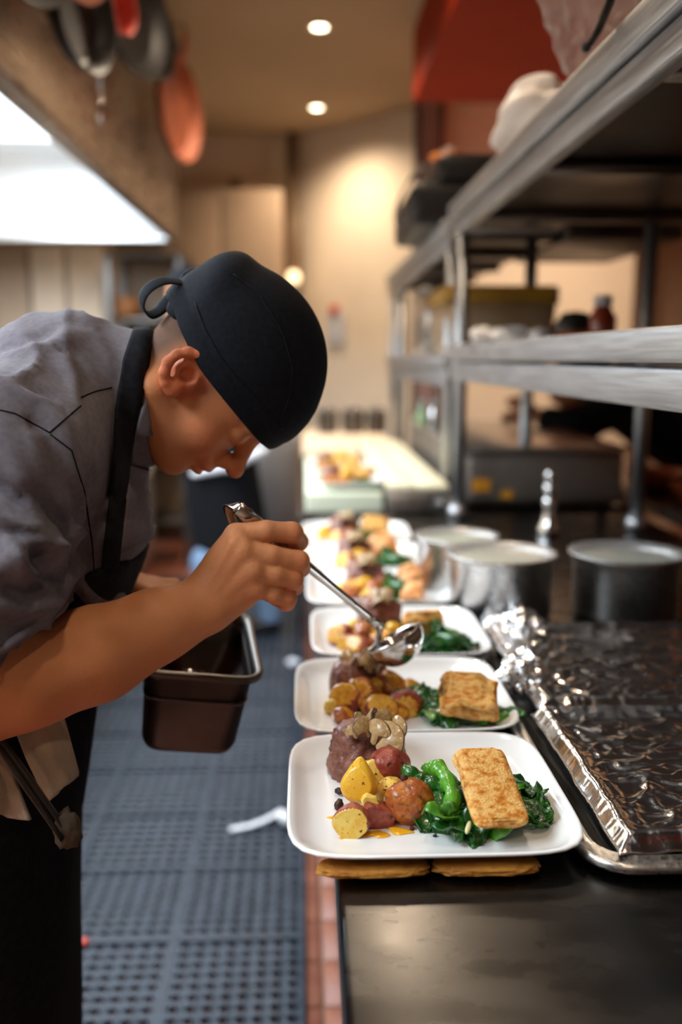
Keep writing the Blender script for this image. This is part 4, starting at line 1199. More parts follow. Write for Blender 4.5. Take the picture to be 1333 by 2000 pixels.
# plate 2
def rel(i, x, y, dz):
    p = PZ(x, y, PZB[i] + PF + dz); return p.x - CENT[i][0], p.y - CENT[i][1]
r = lambda i, x, y, dz: (*rel(i, x, y, dz), dz)
dish(1, (*rel(1, 700, 1322, .03), .1), [(*r(1, 678, 1362, .018), 1, 1.15), (*r(1, 706, 1352, .024), 0, 1.1), (*r(1, 762, 1340, .02), 2, 1.25), (*r(1, 748, 1385, .015), 3, 1.1), (*r(1, 790, 1375, .014), 5, 1.1),
     (*r(1, 725, 1375, .012), 6, .9), (*r(1, 650, 1380, .008), 7, .7), (*r(1, 672, 1398, .008), 4, .7), (*r(1, 800, 1350, .014), 0, .9), (*r(1, 735, 1345, .018), 6, 1.0), (*r(1, 775, 1392, .008), 2, .8)],
     [(*rel(1, 915, 1392, .008), .064, .036, .022, 30), (*rel(1, 815, 1365, .012), .034, .03, .024, 14)],
     [(*r(1, 915, 1362, .036), FISH2, (math.radians(24), math.radians(4), -.10), 1.0)], 7, 3)
dish(2, (*rel(2, 740, 1195, .03), .3), [(*r(2, 665, 1240, .016), 1, 1.1), (*r(2, 690, 1228, .018), 7, .9), (*r(2, 715, 1240, .018), 0, 1.2), (*r(2, 700, 1262, .012), 5, 1.0), (*r(2, 745, 1250, .016), 2, 1.1), (*r(2, 768, 1228, .02), 6, .7), (*r(2, 680, 1258, .01), 3, .9)],
     [(*rel(2, 872, 1262, .010), .046, .034, .036, 26), (*rel(2, 755, 1222, .012), .03, .02, .02, 8)],
     [(*r(2, 826, 1218, .030), FISH3, (math.radians(-38), math.radians(0), -.05), 1.15)], 6, 4)
dish(3, (*rel(3, 712, 1120, .03), .3), [(*r(3, 690, 1150, .016), 0, 1.1), (*r(3, 712, 1145, .02), 6, 1.1), (*r(3, 735, 1152, .016), 2, 1.1), (*r(3, 670, 1150, .012), 7, .9), (*r(3, 720, 1165, .01), 3, 1.0), (*r(3, 750, 1140, .016), 1, 1.0)],
     [(*rel(3, 775, 1150, .012), .046, .036, .030, 18)],
     [(*r(3, 808, 1125, .026), FISH4, (.35, .3, .5), 1.0), (*r(3, 806, 1155, .018), FISH4, (.2, -.2, -.4), .8)], 9, 4)
dish(4, (*rel(4, 690, 1072, .03), .2), [(*r(4, 675, 1095, .016), 1, 1.2), (*r(4, 700, 1090, .018), 6, 1.2), (*r(4, 718, 1098, .014), 0, 1.2), (*r(4, 690, 1106, .01), 3, 1.0)],
     [(*rel(4, 768, 1098, .012), .05, .045, .032, 18)],
     [(*r(4, 747, 1068, .028), FISH4, (.35, -.2, .2), 1.25)], 10, 4)
dish(5, (*rel(5, 672, 1028, .03), .2), [(*r(5, 636, 1042, .012), 6, 1.3), (*r(5, 660, 1052, .014), 1, 1.2), (*r(5, 685, 1050, .016), 0, 1.2)],
     [(*rel(5, 705, 1046, .012), .04, .035, .026, 12)],
     [(*r(5, 733, 1030, .026), FISH3, (.3, .1, -.1), 1.25)], 7, 4)
for i, (x, y) in enumerate(FARC):
    dish(i, (-.05, .03, .2), [(-.05, -.03, .014, 1, 1.2), (-.02, -.05, .014, 0, 1.2), (-.065, .0, .014, 3, 1.1), (-.01, -.01, .03, 6, 1.3)], [(.05, -.045, .03, .022, .018, 7)],
         [(.035, .0, .03, FISH3, (.35, .1, -.2), 1.15), (.0, .02, .045, FISH3, (.3, -.1, .4), 1.0)], 5, 20 + i, .963, (x, y), ['front plate on the white board', 'back plate on the white board'][i])
# ================================================================ the chef
def skin_material(name, base, red=(.60, .13, .06)):
    m = mat(name, base, tuple(min(1, c * 1.14) for c in base), scale=16, rough=.52, spec=.22, bump=.25, bscale=260)
    nt = m.node_tree; N, L = nt.nodes, nt.links
    b = N['Principled BSDF']
    src = b.inputs['Base Color'].links[0].from_socket
    at = N.new('ShaderNodeAttribute'); at.attribute_name = 'tint'
    sp = N.new('ShaderNodeSeparateColor'); L.new(at.outputs['Color'], sp.inputs[0])
    for ch, colr in ((1, (*red, 1)), (0, (.055, .05, .048, 1)), (2, (base[0] * .42, base[1] * .36, base[2] * .32, 1))):
        mx = N.new('ShaderNodeMixRGB'); L.new(sp.outputs[ch], mx.inputs[0]); L.new(src, mx.inputs[1]); mx.inputs[2].default_value = colr
        src = mx.outputs[0]
    L.new(src, b.inputs['Base Color'])
    for sock, a_, c_ in (('Roughness', .52, .95), ('Specular IOR Level', .24, .03)):
        mr = N.new('ShaderNodeMapRange'); L.new(sp.outputs[0], mr.inputs['Value'])
        mr.inputs['From Max'].default_value = .7; mr.inputs['To Min'].default_value = a_; mr.inputs['To Max'].default_value = c_
        L.new(mr.outputs[0], b.inputs[sock])
    return m
mat('apron_brown', (.06, .04, .025), rough=.9)
skin_m = skin_material('chef_skin', (.50, .205, .090))
HO = np.array(P(362, 735, 1.02)); HO[1] = 1.09
HF = np.array([.456, 0, -.89]); HU = np.array([.89, 0, .456]); HS = np.array([0, -1.0, 0])
HF /= np.linalg.norm(HF); HU /= np.linalg.norm(HU)
HR = np.stack([HF, HU, HS], 1)
def H(f, u, s): return HO + HF * f + HU * u + HS * s
chef = empty('person', (-.42, 1.10, 0), 'person in grey chef jacket, black cap and apron bending to ladle sauce onto plates', 'person')

head = Sdf()
head.ell(H(.003, .050, 0), (.086, .086, .073), HR, .02)
head.ell(H(.048, .040, 0), (.052, .046, .060), HR, .02)
head.ell(H(.042, -.024, 0), (.056, .056, .055), HR, .02)
for s in (-1, 1):
    head.cap(H(-.004, -.040, .050 * s), H(.072, -.066, .016 * s), .019, .017, .022)
    head.ell(H(.058, -.012, .036 * s), (.028, .024, .022), HR, .015)
    head.cap(H(.095, .038, .010 * s), H(.084, .035, .040 * s), .0085, .007, .012)
head.ell(H(.073, -.066, 0), (.017, .016, .020), HR, .014)
head.cap(H(.096, .030, 0), H(.114, -.004, 0), .0075, .0095, .010)
head.ell(H(.118, -.009, 0), (.0125, .0105, .0115), HR, .008)
for s in (-1, 1): head.ell(H(.1045, -.013, .0125 * s), (.010, .0085, .0075), HR, .006)
head.ell(H(.092, -.030, 0), (.015, .012, .024), HR, .012)
head.ell(H(.099, -.0355, 0), (.0095, .0050, .021), HR, .005)
head.ell(H(.096, -.0475, 0), (.0095, .0055, .018), HR, .005)
for s in (-1, 1): head.ell(H(.099, .019, .031 * s), (.012, .009, .015), HR, .008, True)
for s in (-1, 1): head.ell(H(.112, -.0185, .0065 * s), (.004, .004, .0035), HR, .003, True)
head.cap(H(.109, -.0415, -.02), H(.109, -.0415, .02), .0018, .0018, .004, True)
for s in (-1, 1):                                             # eyelids over the eyeball
    head.ell(H(.0815, .0185, .031 * s), (.0135, .0125, .0150), HR, .006)
head.cap(H(-.012, -.015, 0), H(.004, -.15, 0), .046, .052, .03)
EY = 1.0125
def ear(side):
    S = Sdf()
    def e(x, y, dy=0):
        p = np.array(P(x, y, EY)); p[1] += dy
        if side < 0: p[1] = 2 * HO[1] - p[1]
        return p
    base = e(362, 730, .016)
    S.ell(base, (.021, .011, .021), None, .006)
    hel = [(401, 726, .012), (400, 706, .006), (388, 692, .003), (368, 687, .001), (346, 692, -.001), (329, 707, -.002), (321, 728, -.001), (323, 748, .002), (332, 763, .006)]
    S.chain([(e(*q), .0052 + .0006 * (i > 4)) for i, q in enumerate(hel)], .004)
    S.chain([(e(384, 708, .010), .0035), (e(364, 706, .008), .004), (e(350, 718, .007), .0042), (e(345, 738, .007), .0042), (e(350, 752, .008), .004)], .004)
    S.ell(e(337, 760, .006), (.0085, .006, .0085), None, .006)
    S.ell(e(378, 742, .010), (.006, .006, .007), None, .005)
    S.ell(e(366, 732, .004), (.0095, .010, .0085), None, .004, True)
    return S
earN, earF = ear(1), ear(-1)
def smin(a, b, k):
    h = np.maximum(k - np.abs(a - b), 0) / k
    return np.minimum(a, b) - h * h * k * .25
head.fn(lambda p, d: smin(smin(d, earN(p), .004), earF(p), .004))

# right arm and hand
WR = P(402, 1176, .985)
arm = Sdf()
EL = P(-75, 1368, .90)
arm.chain([(EL, .044), (P(60, 1315, .915), .0455), (P(180, 1270, .935), .040), (P(300, 1220, .96), .032), (WR, .0265)], .03)
arm.chain([(P(40, 1350, .93), .036), (P(200, 1295, .95), .030), (P(385, 1200, .985), .020)], .03)
arm.cap(EL, (-.32, .905, 1.13), .045, .048, .03)
mcp = [(462, 1046, .987, .0135), (474, 1077, .976, .0140), (496, 1114, .974, .0135), (503, 1147, .980, .0120)]
for (x, y, Y, r), (wx, wy) in zip(mcp, ((398, 1146), (405, 1160), (412, 1178), (418, 1196))):
    arm.cap(P(wx, wy, .99), P(x, y, Y), .0165, r, .016)
    arm.ell(P(x, y, Y - .0055), (.0115, .0105, .0115), None, .005)
arm.ell(P(460, 1125, 1.005), (.034, .020, .040), None, .02)
arm.ell(P(415, 1195, .972), (.012, .011, .012), None, .014)      # wrist bone
fing = [[(462, 1046, .987, .0132), (520, 1038, .988, .0118), (571, 1041, .998, .0118), (584, 1058, 1.022, .0102), (566, 1074, 1.046, .0088)],
        [(474, 1077, .976, .0130), (530, 1086, .978, .0115), (584, 1096, .990, .0115), (588, 1110, 1.018, .0100), (560, 1108, 1.045, .0088)],
        [(496, 1114, .974, .0125), (538, 1122, .976, .0110), (573, 1131, .986, .0110), (576, 1145, 1.012, .0098), (548, 1140, 1.036, .0085)],
        [(503, 1147, .980, .0110), (535, 1160, .980, .0100), (562, 1169, .988, .0100), (560, 1178, 1.008, .0090), (538, 1170, 1.026, .0078)]]
for fg in fing:
    fs = Sdf().chain([(P(x, y, Y), r) for x, y, Y, r in fg], .004)
    arm.fn(lambda p, d, fs=fs: smin(d, fs(p), .0028))
th = Sdf().chain([(P(430, 1130, 1.01), .017), (P(470, 1085, 1.036), .0145), (P(520, 1058, 1.046), .0125), (P(562, 1062, 1.046), .0105)], .006)
arm.fn(lambda p, d: smin(d, th(p), .012))
for a, b in (((408, 1150), (455, 1060)), ((416, 1160), (468, 1085)), ((425, 1172), (486, 1120))):    # tendons
    arm.cap(P(*a, .971), P(*b, .967), .0035, .0045, .006)

# pan frame is needed for the left hand
FR_, FL_, BR_ = P(521, 1333, 1.07), P(262, 1314, 1.045), P(482, 1206, 1.26)
pxv = (FR_ - FL_).normalized(); pyv = (BR_ - FR_); pyv = (pyv - pxv * pyv.dot(pxv)).normalized(); pzv = pxv.cross(pyv)
PW, PL_ = (FR_ - FL_).length - .02, .19
pan_M = Matrix((( *pxv, 0), (*pyv, 0), (*pzv, 0), (0, 0, 0, 1))).transposed()
pc = FR_ - pxv * (PW / 2 + .01) + pyv * (PL_ / 2 + .012)
pan_M.translation = pc
def PN(x, y, z): return pan_M @ Vector((x, y, z))
larm = Sdf()
LW = PN(-PW / 2 - .055, .062, .045)
larm.chain([((-.36, 1.36, 1.06), .045), ((LW + Vector((-.36, 1.36, 1.06))) / 2 + Vector((0, .01, -.005)), .040), (LW, .027)], .02)
kn = [PN(-PW / 2 + .002, .030 + .021 * k, .042 - .003 * k) for k in range(4)]
for q in kn: larm.cap(LW, q, .018, .0125, .016)
for k in range(4):
    y = .030 + .021 * k
    fs = Sdf().chain([(kn[k], .012), (PN(-PW / 2 + .034, y, .034), .0105), (PN(-PW / 2 + .040, y, .006), .0095), (PN(-PW / 2 + .020, y, -.012), .0085)], .004)
    larm.fn(lambda p, d, fs=fs: smin(d, fs(p), .004))
fs = Sdf().chain([(LW, .017), (PN(-PW / 2 - .038, .02, .025), .0135), (PN(-PW / 2 - .026, .012, -.004), .0115), (PN(-PW / 2 - .020, .010, -.03), .0100)], .006)
larm.fn(lambda p, d, fs=fs: smin(d, fs(p), .01))

# hidden rest of the body, continuous under the clothes
core = Sdf()
core.ell((-.33, 1.10, 1.19), (.10, .15, .14), None, .05)
core.ell((-.39, 1.10, 1.00), (.10, .14, .14), None, .08)
core.cap((-.30, 1.10, 1.28), (-.285, .935, 1.255), .055, .05, .04)
core.cap((-.30, 1.10, 1.28), (-.285, 1.265, 1.255), .055, .05, .04)
core.cap((-.285, .935, 1.255), (-.32, .905, 1.12), .05, .047, .03)
core.cap((-.285, 1.265, 1.255), (-.36, 1.36, 1.06), .05, .044, .03)
core.cap((-.27, 1.10, 1.29), H(.004, -.13, 0), .05, .05, .03)
for s in (-1, 1):
    core.chain([((-.42, 1.10 + .08 * s, .92), .085), ((-.44, 1.10 + .09 * s, .50), .055), ((-.47, 1.10 + .09 * s, .09), .04), ], .03)
    core.cap((-.47, 1.10 + .09 * s, .075), (-.33, 1.10 + .10 * s, .05), .04, .035, .02)
parts = []
def bounds(pts, m): a = np.array([list(p) for p in pts]); return a.min(0) - m, a.max(0) + m
lo, hi = bounds([H(.13, -.1, 0), H(-.1, .14, 0), H(0, -.2, .08), H(0, -.2, -.08), H(.1, .1, 0)], .025)
parts.append(sdf_arrays(head, lo, hi, .0024))
lo, hi = bounds([EL, (-.32, .905, 1.13), P(590, 1040, .95), P(560, 1200, 1.07), P(420, 1230, .95)], .055)
parts.append(sdf_arrays(arm, lo, hi, .0024))
lo, hi = bounds([(-.36, 1.36, 1.06), LW, kn[0], kn[3], PN(-PW / 2 + .05, .02, -.03)], .06)
parts.append(sdf_arrays(larm, lo, hi, .004))
parts.append(sdf_arrays(core, (-.62, .82, 0), (-.10, 1.46, 1.42), .010))
Vb, Qb, n0 = [], [], 0
for V, Qd in parts:
    Vb.append(V); Qb.append(Qd + n0); n0 += len(V)
Vb = np.concatenate(Vb); Qb = np.concatenate(Qb)
q = (Vb - HO) @ HR
f_, u_, s_ = q[:, 0], q[:, 1], q[:, 2]
hn = len(parts[0][0])
tint = np.zeros((len(Vb), 4)); tint[:, 3] = 1
def sst(a, b, x): t_ = np.clip((x - a) / (b - a), 0, 1); return t_ * t_ * (3 - 2 * t_)
hz = np.arange(len(Vb)) < hn
nape = sst(-.012, -.045, f_) * sst(-.085, -.045, u_) * hz
nearear = np.linalg.norm(Vb - np.array(P(362, 730, 1.02)), axis=1)
nape *= sst(.022, .030, nearear)
sideb = np.exp(-((f_ - .022) / .010) ** 2 - ((u_ - .012) / .02) ** 2) * sst(.045, .06, np.abs(s_)) * hz
beard = sst(-.02, -.05, u_) * sst(.0, .05, f_) * hz
tint[:, 0] = np.clip(nape * .85 + sideb * .45 + beard * .10, 0, 1)
redn = (nearear < .032) * .55 * hz + np.exp(-(np.linalg.norm(Vb - H(.118, -.009, 0), axis=1) / .02) ** 2) * .45
for fg in fing:
    for x, y, Y, r in fg[2:]: redn = redn + .35 * np.exp(-(np.linalg.norm(Vb - np.array(P(x, y, Y)), axis=1) / .014) ** 2)
lips = np.exp(-((f_ - .103) / .010) ** 2 - ((u_ + .0415) / .009) ** 2) * hz
cheek = np.exp(-((f_ - .06) / .03) ** 2 - ((u_ + .015) / .03) ** 2) * hz * .25
tint[:, 1] = np.clip(redn + lips * .5 + cheek, 0, .8)
brow = np.exp(-((f_ - .098) / .012) ** 2 - ((u_ - .036) / .006) ** 2) * sst(.008, .016, np.abs(s_)) * hz
tint[:, 2] = np.clip(brow * .9, 0, 1)
body_me = arr_mesh('body', Vb, Qb, tint)
link('body', body_me, skin_m, chef, world=True)
for s in (1, -1):
    eb = lathe('eye', [(0, -.0122)] + [(.0122 * math.sin(a), -.0122 * math.cos(a)) for a in np.linspace(.2, 2.94, 10)] + [(0, .0122)], 18)
    e_ = link('eye', eb, G['white_cloth'], chef, world=True)
    c = H(.0795, .0140, .031 * s)
    eb.transform(Matrix.Translation(c) @ Matrix.Scale(.93, 4))
    ir = lathe('iris', [(0, .0126), (.004, .0122), (.0058, .0112), (.0055, .0105), (0, .011)], 16)
    ir.transform(Matrix.Translation(c) @ Vector((0, 0, 1)).rotation_difference(Vector(HF)).to_matrix().to_4x4())
    link('iris', ir, G['plastic_black'], e_, world=True)

# ---------------------------------------------------------------- cap
capS = Sdf()
capS.ell(H(.006, .058, 0), (.109, .101, .086), HR, .01)
capS.ell(H(-.070, .090, 0), (.030, .024, .045), HR, .035)
capS.ell(H(.070, .055, 0), (.045, .055, .060), HR, .02)
def brim_cut(p, d):
    q = (p - HO) @ HR
    b = .018 + .17 * np.maximum(0, q[:, 0]) + .02 * np.maximum(0, -q[:, 0] - .05)
    e = b - q[:, 1]
    return np.maximum(d, e)
capS.fn(brim_cut)
def pleat(p, d):
    q = (p - HO) @ HR
    g = np.exp(-((q[:, 1] - .040 - .14 * np.maximum(0, q[:, 0])) / .003) ** 2)
    w = np.sin(q[:, 0] * 90 + q[:, 1] * 60) * sst(-.03, -.10, q[:, 0]) * .0022
    return d + g * .0016 + w
capS.fn(pleat)
lo, hi = bounds([H(.12, .0, 0), H(-.12, .17, 0), H(0, .17, .09), H(0, 0, -.09), H(.12, .12, 0), H(-.11, .0, 0)], .02)
Vc, Qc = sdf_arrays(capS, lo, hi, .0035)
Vc = smooth_verts(Vc, Qc, 2)
cap_me = arr_mesh('cap', Vc, Qc)
cap_o = link('cap', cap_me, G['cap_black'], chef, world=True)
cb = bvh_of(cap_me)
for pl in ([(381, 590), (401, 644), (432, 700), (472, 748), (520, 800), (552, 840)], [(455, 535), (506, 575), (552, 650), (572, 720), (564, 780), (545, 830)]):
    pts = on_surface(cb, [lerp_poly(pl, i / 24) for i in range(25)], .0004)
    if len(pts) > 3: link('seam', tube('seam', pts, .0011, 6), G['cap_black'], cap_o, world=True)
KN = P(383, 583, 1.085)
def ribbon(name, pts, w, parent):
    link(name, tube(name, catmull(pts, 7), w, 10, flat=(.16, 1), up=(0, -.5, 1)), G['cap_black'], parent, world=True)
def K(x, y, Y): return P(x, y, Y)
ribbon('cap_tie', [K(396, 572, 1.085), K(360, 553, 1.07), K(318, 549, 1.055), K(287, 566, 1.05), K(277, 592, 1.055), K(290, 614, 1.065), K(312, 606, 1.07), K(332, 584, 1.075), K(365, 572, 1.08)], .0105, cap_o)
ribbon('cap_tie', [K(398, 575, 1.085), K(366, 577, 1.06), K(345, 592, 1.052), K(334, 612, 1.055), K(340, 616, 1.058)], .0125, cap_o)
ribbon('cap_tie', [K(405, 560, 1.10), K(385, 535, 1.11), K(365, 530, 1.12), K(352, 548, 1.12)], .011, cap_o)
kb = sblob('knot', (.017, .014, .018), 4, .25, 2, 3); link('knot', kb, G['cap_black'], cap_o, loc=None).matrix_parent_inverse = Matrix.Translation(KN - Vector((-.42, 1.10, 0)))

# ---------------------------------------------------------------- jacket
jk = Sdf()
jk.cap((-.42, 1.10, 1.245), (-.275, 1.10, 1.315), .112, .084, .04)
jk.ell((-.325, 1.10, 1.175), (.133, .185, .15), None, .05)
jk.ell((-.375, 1.10, 1.03), (.128, .180, .13), None, .06)
for s in (-1, 1):
    jk.cap((-.285, 1.10, 1.305), (-.290, 1.10 + .165 * s, 1.262), .088, .077, .04)
jk.cap((-.26, 1.10, 1.313), (-.17, 1.10, 1.313), .079, .079, .02)
jk.fn(lambda p, d: np.maximum(d, p[:, 0] + .179 - .05 * np.abs(p[:, 2] - 1.32)))
jk.fn(lambda p, d: np.maximum(d, .955 - p[:, 2]))
jkt = Sdf(); jkt.ops = list(jk.ops)
sl = Sdf()
sl.chain([((-.292, .935, 1.262), .078), ((-.318, .905, 1.15), .071), ((-.350, .885, 1.03), .068)], .03)
hp = np.array(P(50, 1246, .86)); hn_ = np.array([.50, 0, -.86])
sl.fn(lambda p, d: np.maximum(d, (p - hp) @ hn_))
sr = Sdf()
sr.chain([((-.292, 1.265, 1.262), .076), ((-.325, 1.32, 1.15), .068), ((-.36, 1.36, 1.06), .062), (tuple((LW * .55 + Vector((-.36, 1.36, 1.06)) * .45)), .052)], .03)
jk.fn(lambda p, d: smin(d, sl(p), .022))
jk.fn(lambda p, d: smin(d, sr(p), .03))
Vj, Qj = sdf_arrays(jk, (-.60, .76, .93), (-.06, 1.48, 1.44), .0048)
Vj = smooth_verts(Vj, Qj, 2)
Nj = normals_of(Vj, Qj)
# folds: long soft creases fanning from shoulder and armpit
arm_pit = np.array([-.245, .90, 1.20])
def folds(V):
    out = np.zeros(len(V))
    for i, p in enumerate(V):
        x, y, z = p
        a = noise.noise(Vector((x * 7, y * 5, z * 6 + 3)))
        b = noise.noise(Vector((x * 16 + z * 9, y * 6, z * 10 - x * 14)))
        rx, rz = x - arm_pit[0], z - arm_pit[2]
        an = math.atan2(rz, rx); rr = math.hypot(rx, rz)
        w = math.exp(-(rr / .16) ** 2)
        fan = math.sin(an * 7 + a * 2.2) * w * min(1, rr / .05)
        ver = (1 - abs(noise.noise(Vector((x * 26 + z * 4, y * 8, z * 5))))) ** 4
        slv = (1 - abs(noise.noise(Vector((x * 8, y * 8 + 4, z * 24 + x * 18))))) ** 5 if y < .96 and z < 1.2 else 0
        out[i] = .005 * a + .0075 * b + .009 * fan + .009 * ver + .015 * slv
    return out
FOLDS = [([(122, 709), (145, 739), (155, 785)], .008, .009), ([(195, 663), (211, 696), (214, 730)], .006, .008), ([(158, 795), (175, 874), (198, 980), (211, 1045)], .007, .009),
         ([(135, 831), (158, 897), (165, 980), (148, 1055), (112, 1095)], .009, .011), ([(66, 857), (86, 914), (109, 980), (142, 1026)], .009, .010), ([(0, 993), (50, 1029), (99, 1069)], .010, .011),
         ([(56, 993), (99, 1039), (102, 1095), (40, 1128)], .008, .009), ([(0, 1050), (30, 1100), (60, 1160)], .008, .009), ([(0, 1180), (50, 1190), (95, 1170)], .008, .009), ([(20, 700), (90, 690), (150, 660)], .005, .012), ([(30, 760), (90, 780), (140, 830)], .006, .010)]
jb0 = bvh_of(arr_mesh('tmp', Vj, Qj))
extra = np.zeros(len(Vj))
for pl, A_, w_ in FOLDS:
    fp = np.array([list(p) for p in on_surface(jb0, [lerp_poly(pl, i / 30) for i in range(31)], 0)])
    if len(fp) < 3: continue
    near_ = np.where(np.min(np.abs(Vj[:, None, 2] - fp[None, ::6, 2]), 1) < .06)[0]
    dd = np.linalg.norm(Vj[near_, None, :] - fp[None], axis=2)
    ix = dd.argmin(1); dm = dd[np.arange(len(near_)), ix]
    en = np.sin(np.pi * np.clip((ix + 3) / (len(fp) + 5), 0, 1)) ** .5
    tg = fp[np.minimum(ix + 1, len(fp) - 1)] - fp[np.maximum(ix - 1, 0)]
    sg_ = np.sign((Vj[near_, 0] - fp[ix, 0]) * -tg[:, 2] + (Vj[near_, 2] - fp[ix, 2]) * tg[:, 0])
    sd_ = dm * sg_
    extra[near_] += en * A_ * (np.exp(-(sd_ / w_) ** 2) - .85 * np.exp(-((sd_ - 1.7 * w_) / w_) ** 2))
coll = sst(.03, .08, np.hypot(Vj[:, 0] + .18, (Vj[:, 2] - 1.315) * .2))
Vj = Vj + Nj * ((folds(Vj) * .8 + extra) * (.25 + .75 * coll))[:, None]
jme = arr_mesh('jacket', Vj, Qj)
jo = link('jacket', jme, G['jacket'], chef, world=True)
jb = bvh_of(jme)
link('neck_strap', band('neck_strap', jb, [(262, 648), (238, 720), (220, 800), (214, 900), (206, 1000), (192, 1130)], [(300, 644), (284, 716), (272, 790), (252, 880), (240, 960), (222, 1130)], 6, 40, .003, .003), G['apron_black'], jo, world=True)
link('collar_trim', band('collar_trim', jb, [(300, 650), (287, 715), (276, 785), (262, 845)], [(311, 650), (299, 715), (289, 785), (288, 850)], 4, 26, .0035, .003), G['jacket_trim'], jo, world=True)
link('lapel', band('lapel', jb, [(246, 905), (238, 980), (228, 1075)], [(306, 915), (302, 990), (292, 1050)], 8, 20, .0035, .003), G['jacket'], jo, world=True)
for pl in ([(-5, 800), (30, 808), (62, 826), (97, 845)], [(97, 845), (128, 818), (158, 792)], [(158, 776), (188, 764), (218, 757)], [(98, 848), (140, 880), (165, 960), (180, 1060), (184, 1120)], [(300, 655), (286, 720), (274, 800)]):
    pts = on_surface(jb, [lerp_poly(pl, i / 16) for i in range(17)], .0002)
    if len(pts) > 3: link('seam', tube('seam', pts, .0008, 6), G['apron_black'], jo, world=True)
hc = Vector((-.335, .895, 1.09)); hnv = Vector(hn_).normalized()
hc = hc - hnv * (hc - Vector(hp)).dot(hnv)
ha = hnv.orthogonal().normalized(); hb = hnv.cross(ha)
ring = []
for k in range(40):
    a = 2 * math.pi * k / 40
    dv = ha * math.cos(a) + hb * math.sin(a)
    lo_, hi_ = 0.0, .2
    for _ in range(18):
        m_ = (lo_ + hi_) / 2
        if sl(np.array([list(hc - hnv * .006 + dv * m_)]))[0] < 0: lo_ = m_
        else: hi_ = m_
    ring.append(hc - hnv * .004 + dv * (lo_ + .001))
link('sleeve_hem', tube('sleeve_hem', ring, .0055, 8, closed=True), G['jacket'], jo, world=True)

# ---------------------------------------------------------------- apron, trousers, shoes
ap = Sdf()
def col(p, d):
    q_ = p.copy(); q_[:, 1] = (q_[:, 1] - 1.10) / 1.42
    e = np.minimum(sdf_cap(q_, (-.385, 0, 1.03), (-.418, 0, .80), .135, .128), sdf_cap(q_, (-.418, 0, .80), (-.452, 0, .30), .128, .135))
    e = np.maximum(e, p[:, 2] - 1.00); e = np.maximum(e, .36 - p[:, 2])
    return np.minimum(d, e)
ap.fn(col)
def bib(p, d):                                                  # bib lies on the jacket front
    e = jkt(p) - .006
    e = np.maximum(e, p[:, 2] - 1.135); e = np.maximum(e, -(p[:, 0] + .262)); e = np.maximum(e, .96 - p[:, 2])
    return np.minimum(d, e)
ap.fn(bib)
Va, Qa = sdf_arrays(ap, (-.64, .84, .32), (-.10, 1.36, 1.2), .006)
Na = normals_of(Va, Qa)
Va = Va + Na * np.array([.006 * noise.noise(Vector((p[0] * 14, p[1] * 14, p[2] * 3))) for p in Va])[:, None]
ao = link('apron', arr_mesh('apron', Va, Qa), G['apron_black'], chef, world=True)
tr = Sdf()
for s in (-1, 1): tr.chain([((-.42, 1.10 + .085 * s, .92), .105), ((-.445, 1.10 + .095 * s, .50), .085), ((-.48, 1.10 + .10 * s, .11), .068)], .03)
tr.fn(lambda p, d: np.maximum(d, .07 - p[:, 2]))
link('trousers', sdf_mesh('trousers', tr, (-.62, .84, .03), (-.28, 1.38, 1.06), .010), G['apron_black'], chef, world=True)
for s in (-1, 1):
    sh = Sdf().cap((-.49, 1.10 + .10 * s, .07), (-.30, 1.10 + .115 * s, .05), .05, .042, .02)
    sh.fn(lambda p, d: np.maximum(d, .019 - p[:, 2]))
    link('shoe', sdf_mesh('shoe', sh, (-.6, 1.0 + .10 * s, 0), (-.2, 1.21 + .10 * s, .16), .006), G['shoe_black'], chef, world=True)

# ---------------------------------------------------------------- towels and tongs at the hip
def cloth(name, quad, Y, seed, lab, nu=22, nv=26):
    (a, b, c, d) = quad                                        # photo corners: top-left, top-right, bottom-right, bottom-left
    def fn(u, v):
        x = (a[0] * (1 - u) + b[0] * u) * (1 - v) + (d[0] * (1 - u) + c[0] * u) * v
        y = (a[1] * (1 - u) + b[1] * u) * (1 - v) + (d[1] * (1 - u) + c[1] * u) * v
        yy = Y + .010 * math.sin(u * 6 + seed + v) * v + .006 * noise.noise(Vector((u * 4, v * 4, seed))) + .02 * u
        return P(x, y, yy)
    return grid_mesh(name, fn, nu, nv, .004)
t = empty('kitchen_towel', P(80, 1350, .95), 'beige folded kitchen towel hanging from the chef waist under his arm', 'towel')
link('cloth', cloth('cloth', ((-20, 1330), (110, 1340), (155, 1508), (96, 1566)), .925, 1, ''), G['towel'], t, world=True)
t = empty('grey_rag', P(20, 1420, .93), 'pale grey rag hanging at the left edge below the tongs', 'rag')
link('cloth', cloth('cloth', ((-60, 1380), (0, 1440), (62, 1600), (-60, 1580)), .908, 3, ''), G['white_cloth' if 0 else 'towel'], t, world=True)
t = empty('steel_tongs', P(0, 1450, .9), 'steel tongs hanging between the towel and the grey rag', 'tongs')
for k in range(2):
    a, b = P(-30 + 10 * k, 1420 - 8 * k, .90 + .012 * k), P(122 + 14 * k, 1640 - 10 * k, .90 + .012 * k)
    link('arm', tube('arm', [a + (b - a) * i / 8 for i in range(9)], [.006, .0065, .005], 8, flat=(.35, 1)), G['steel_pan'], t, world=True)
p = P(132, 1622, .915)
tag(link('apron_buckle', sblob('apron_buckle', (.014, .010, .022), 7, .35, 2.5, 3), G['apron_brown'], loc=p), 'brown cloth bundle tucked at the tongs tip', 'cloth')

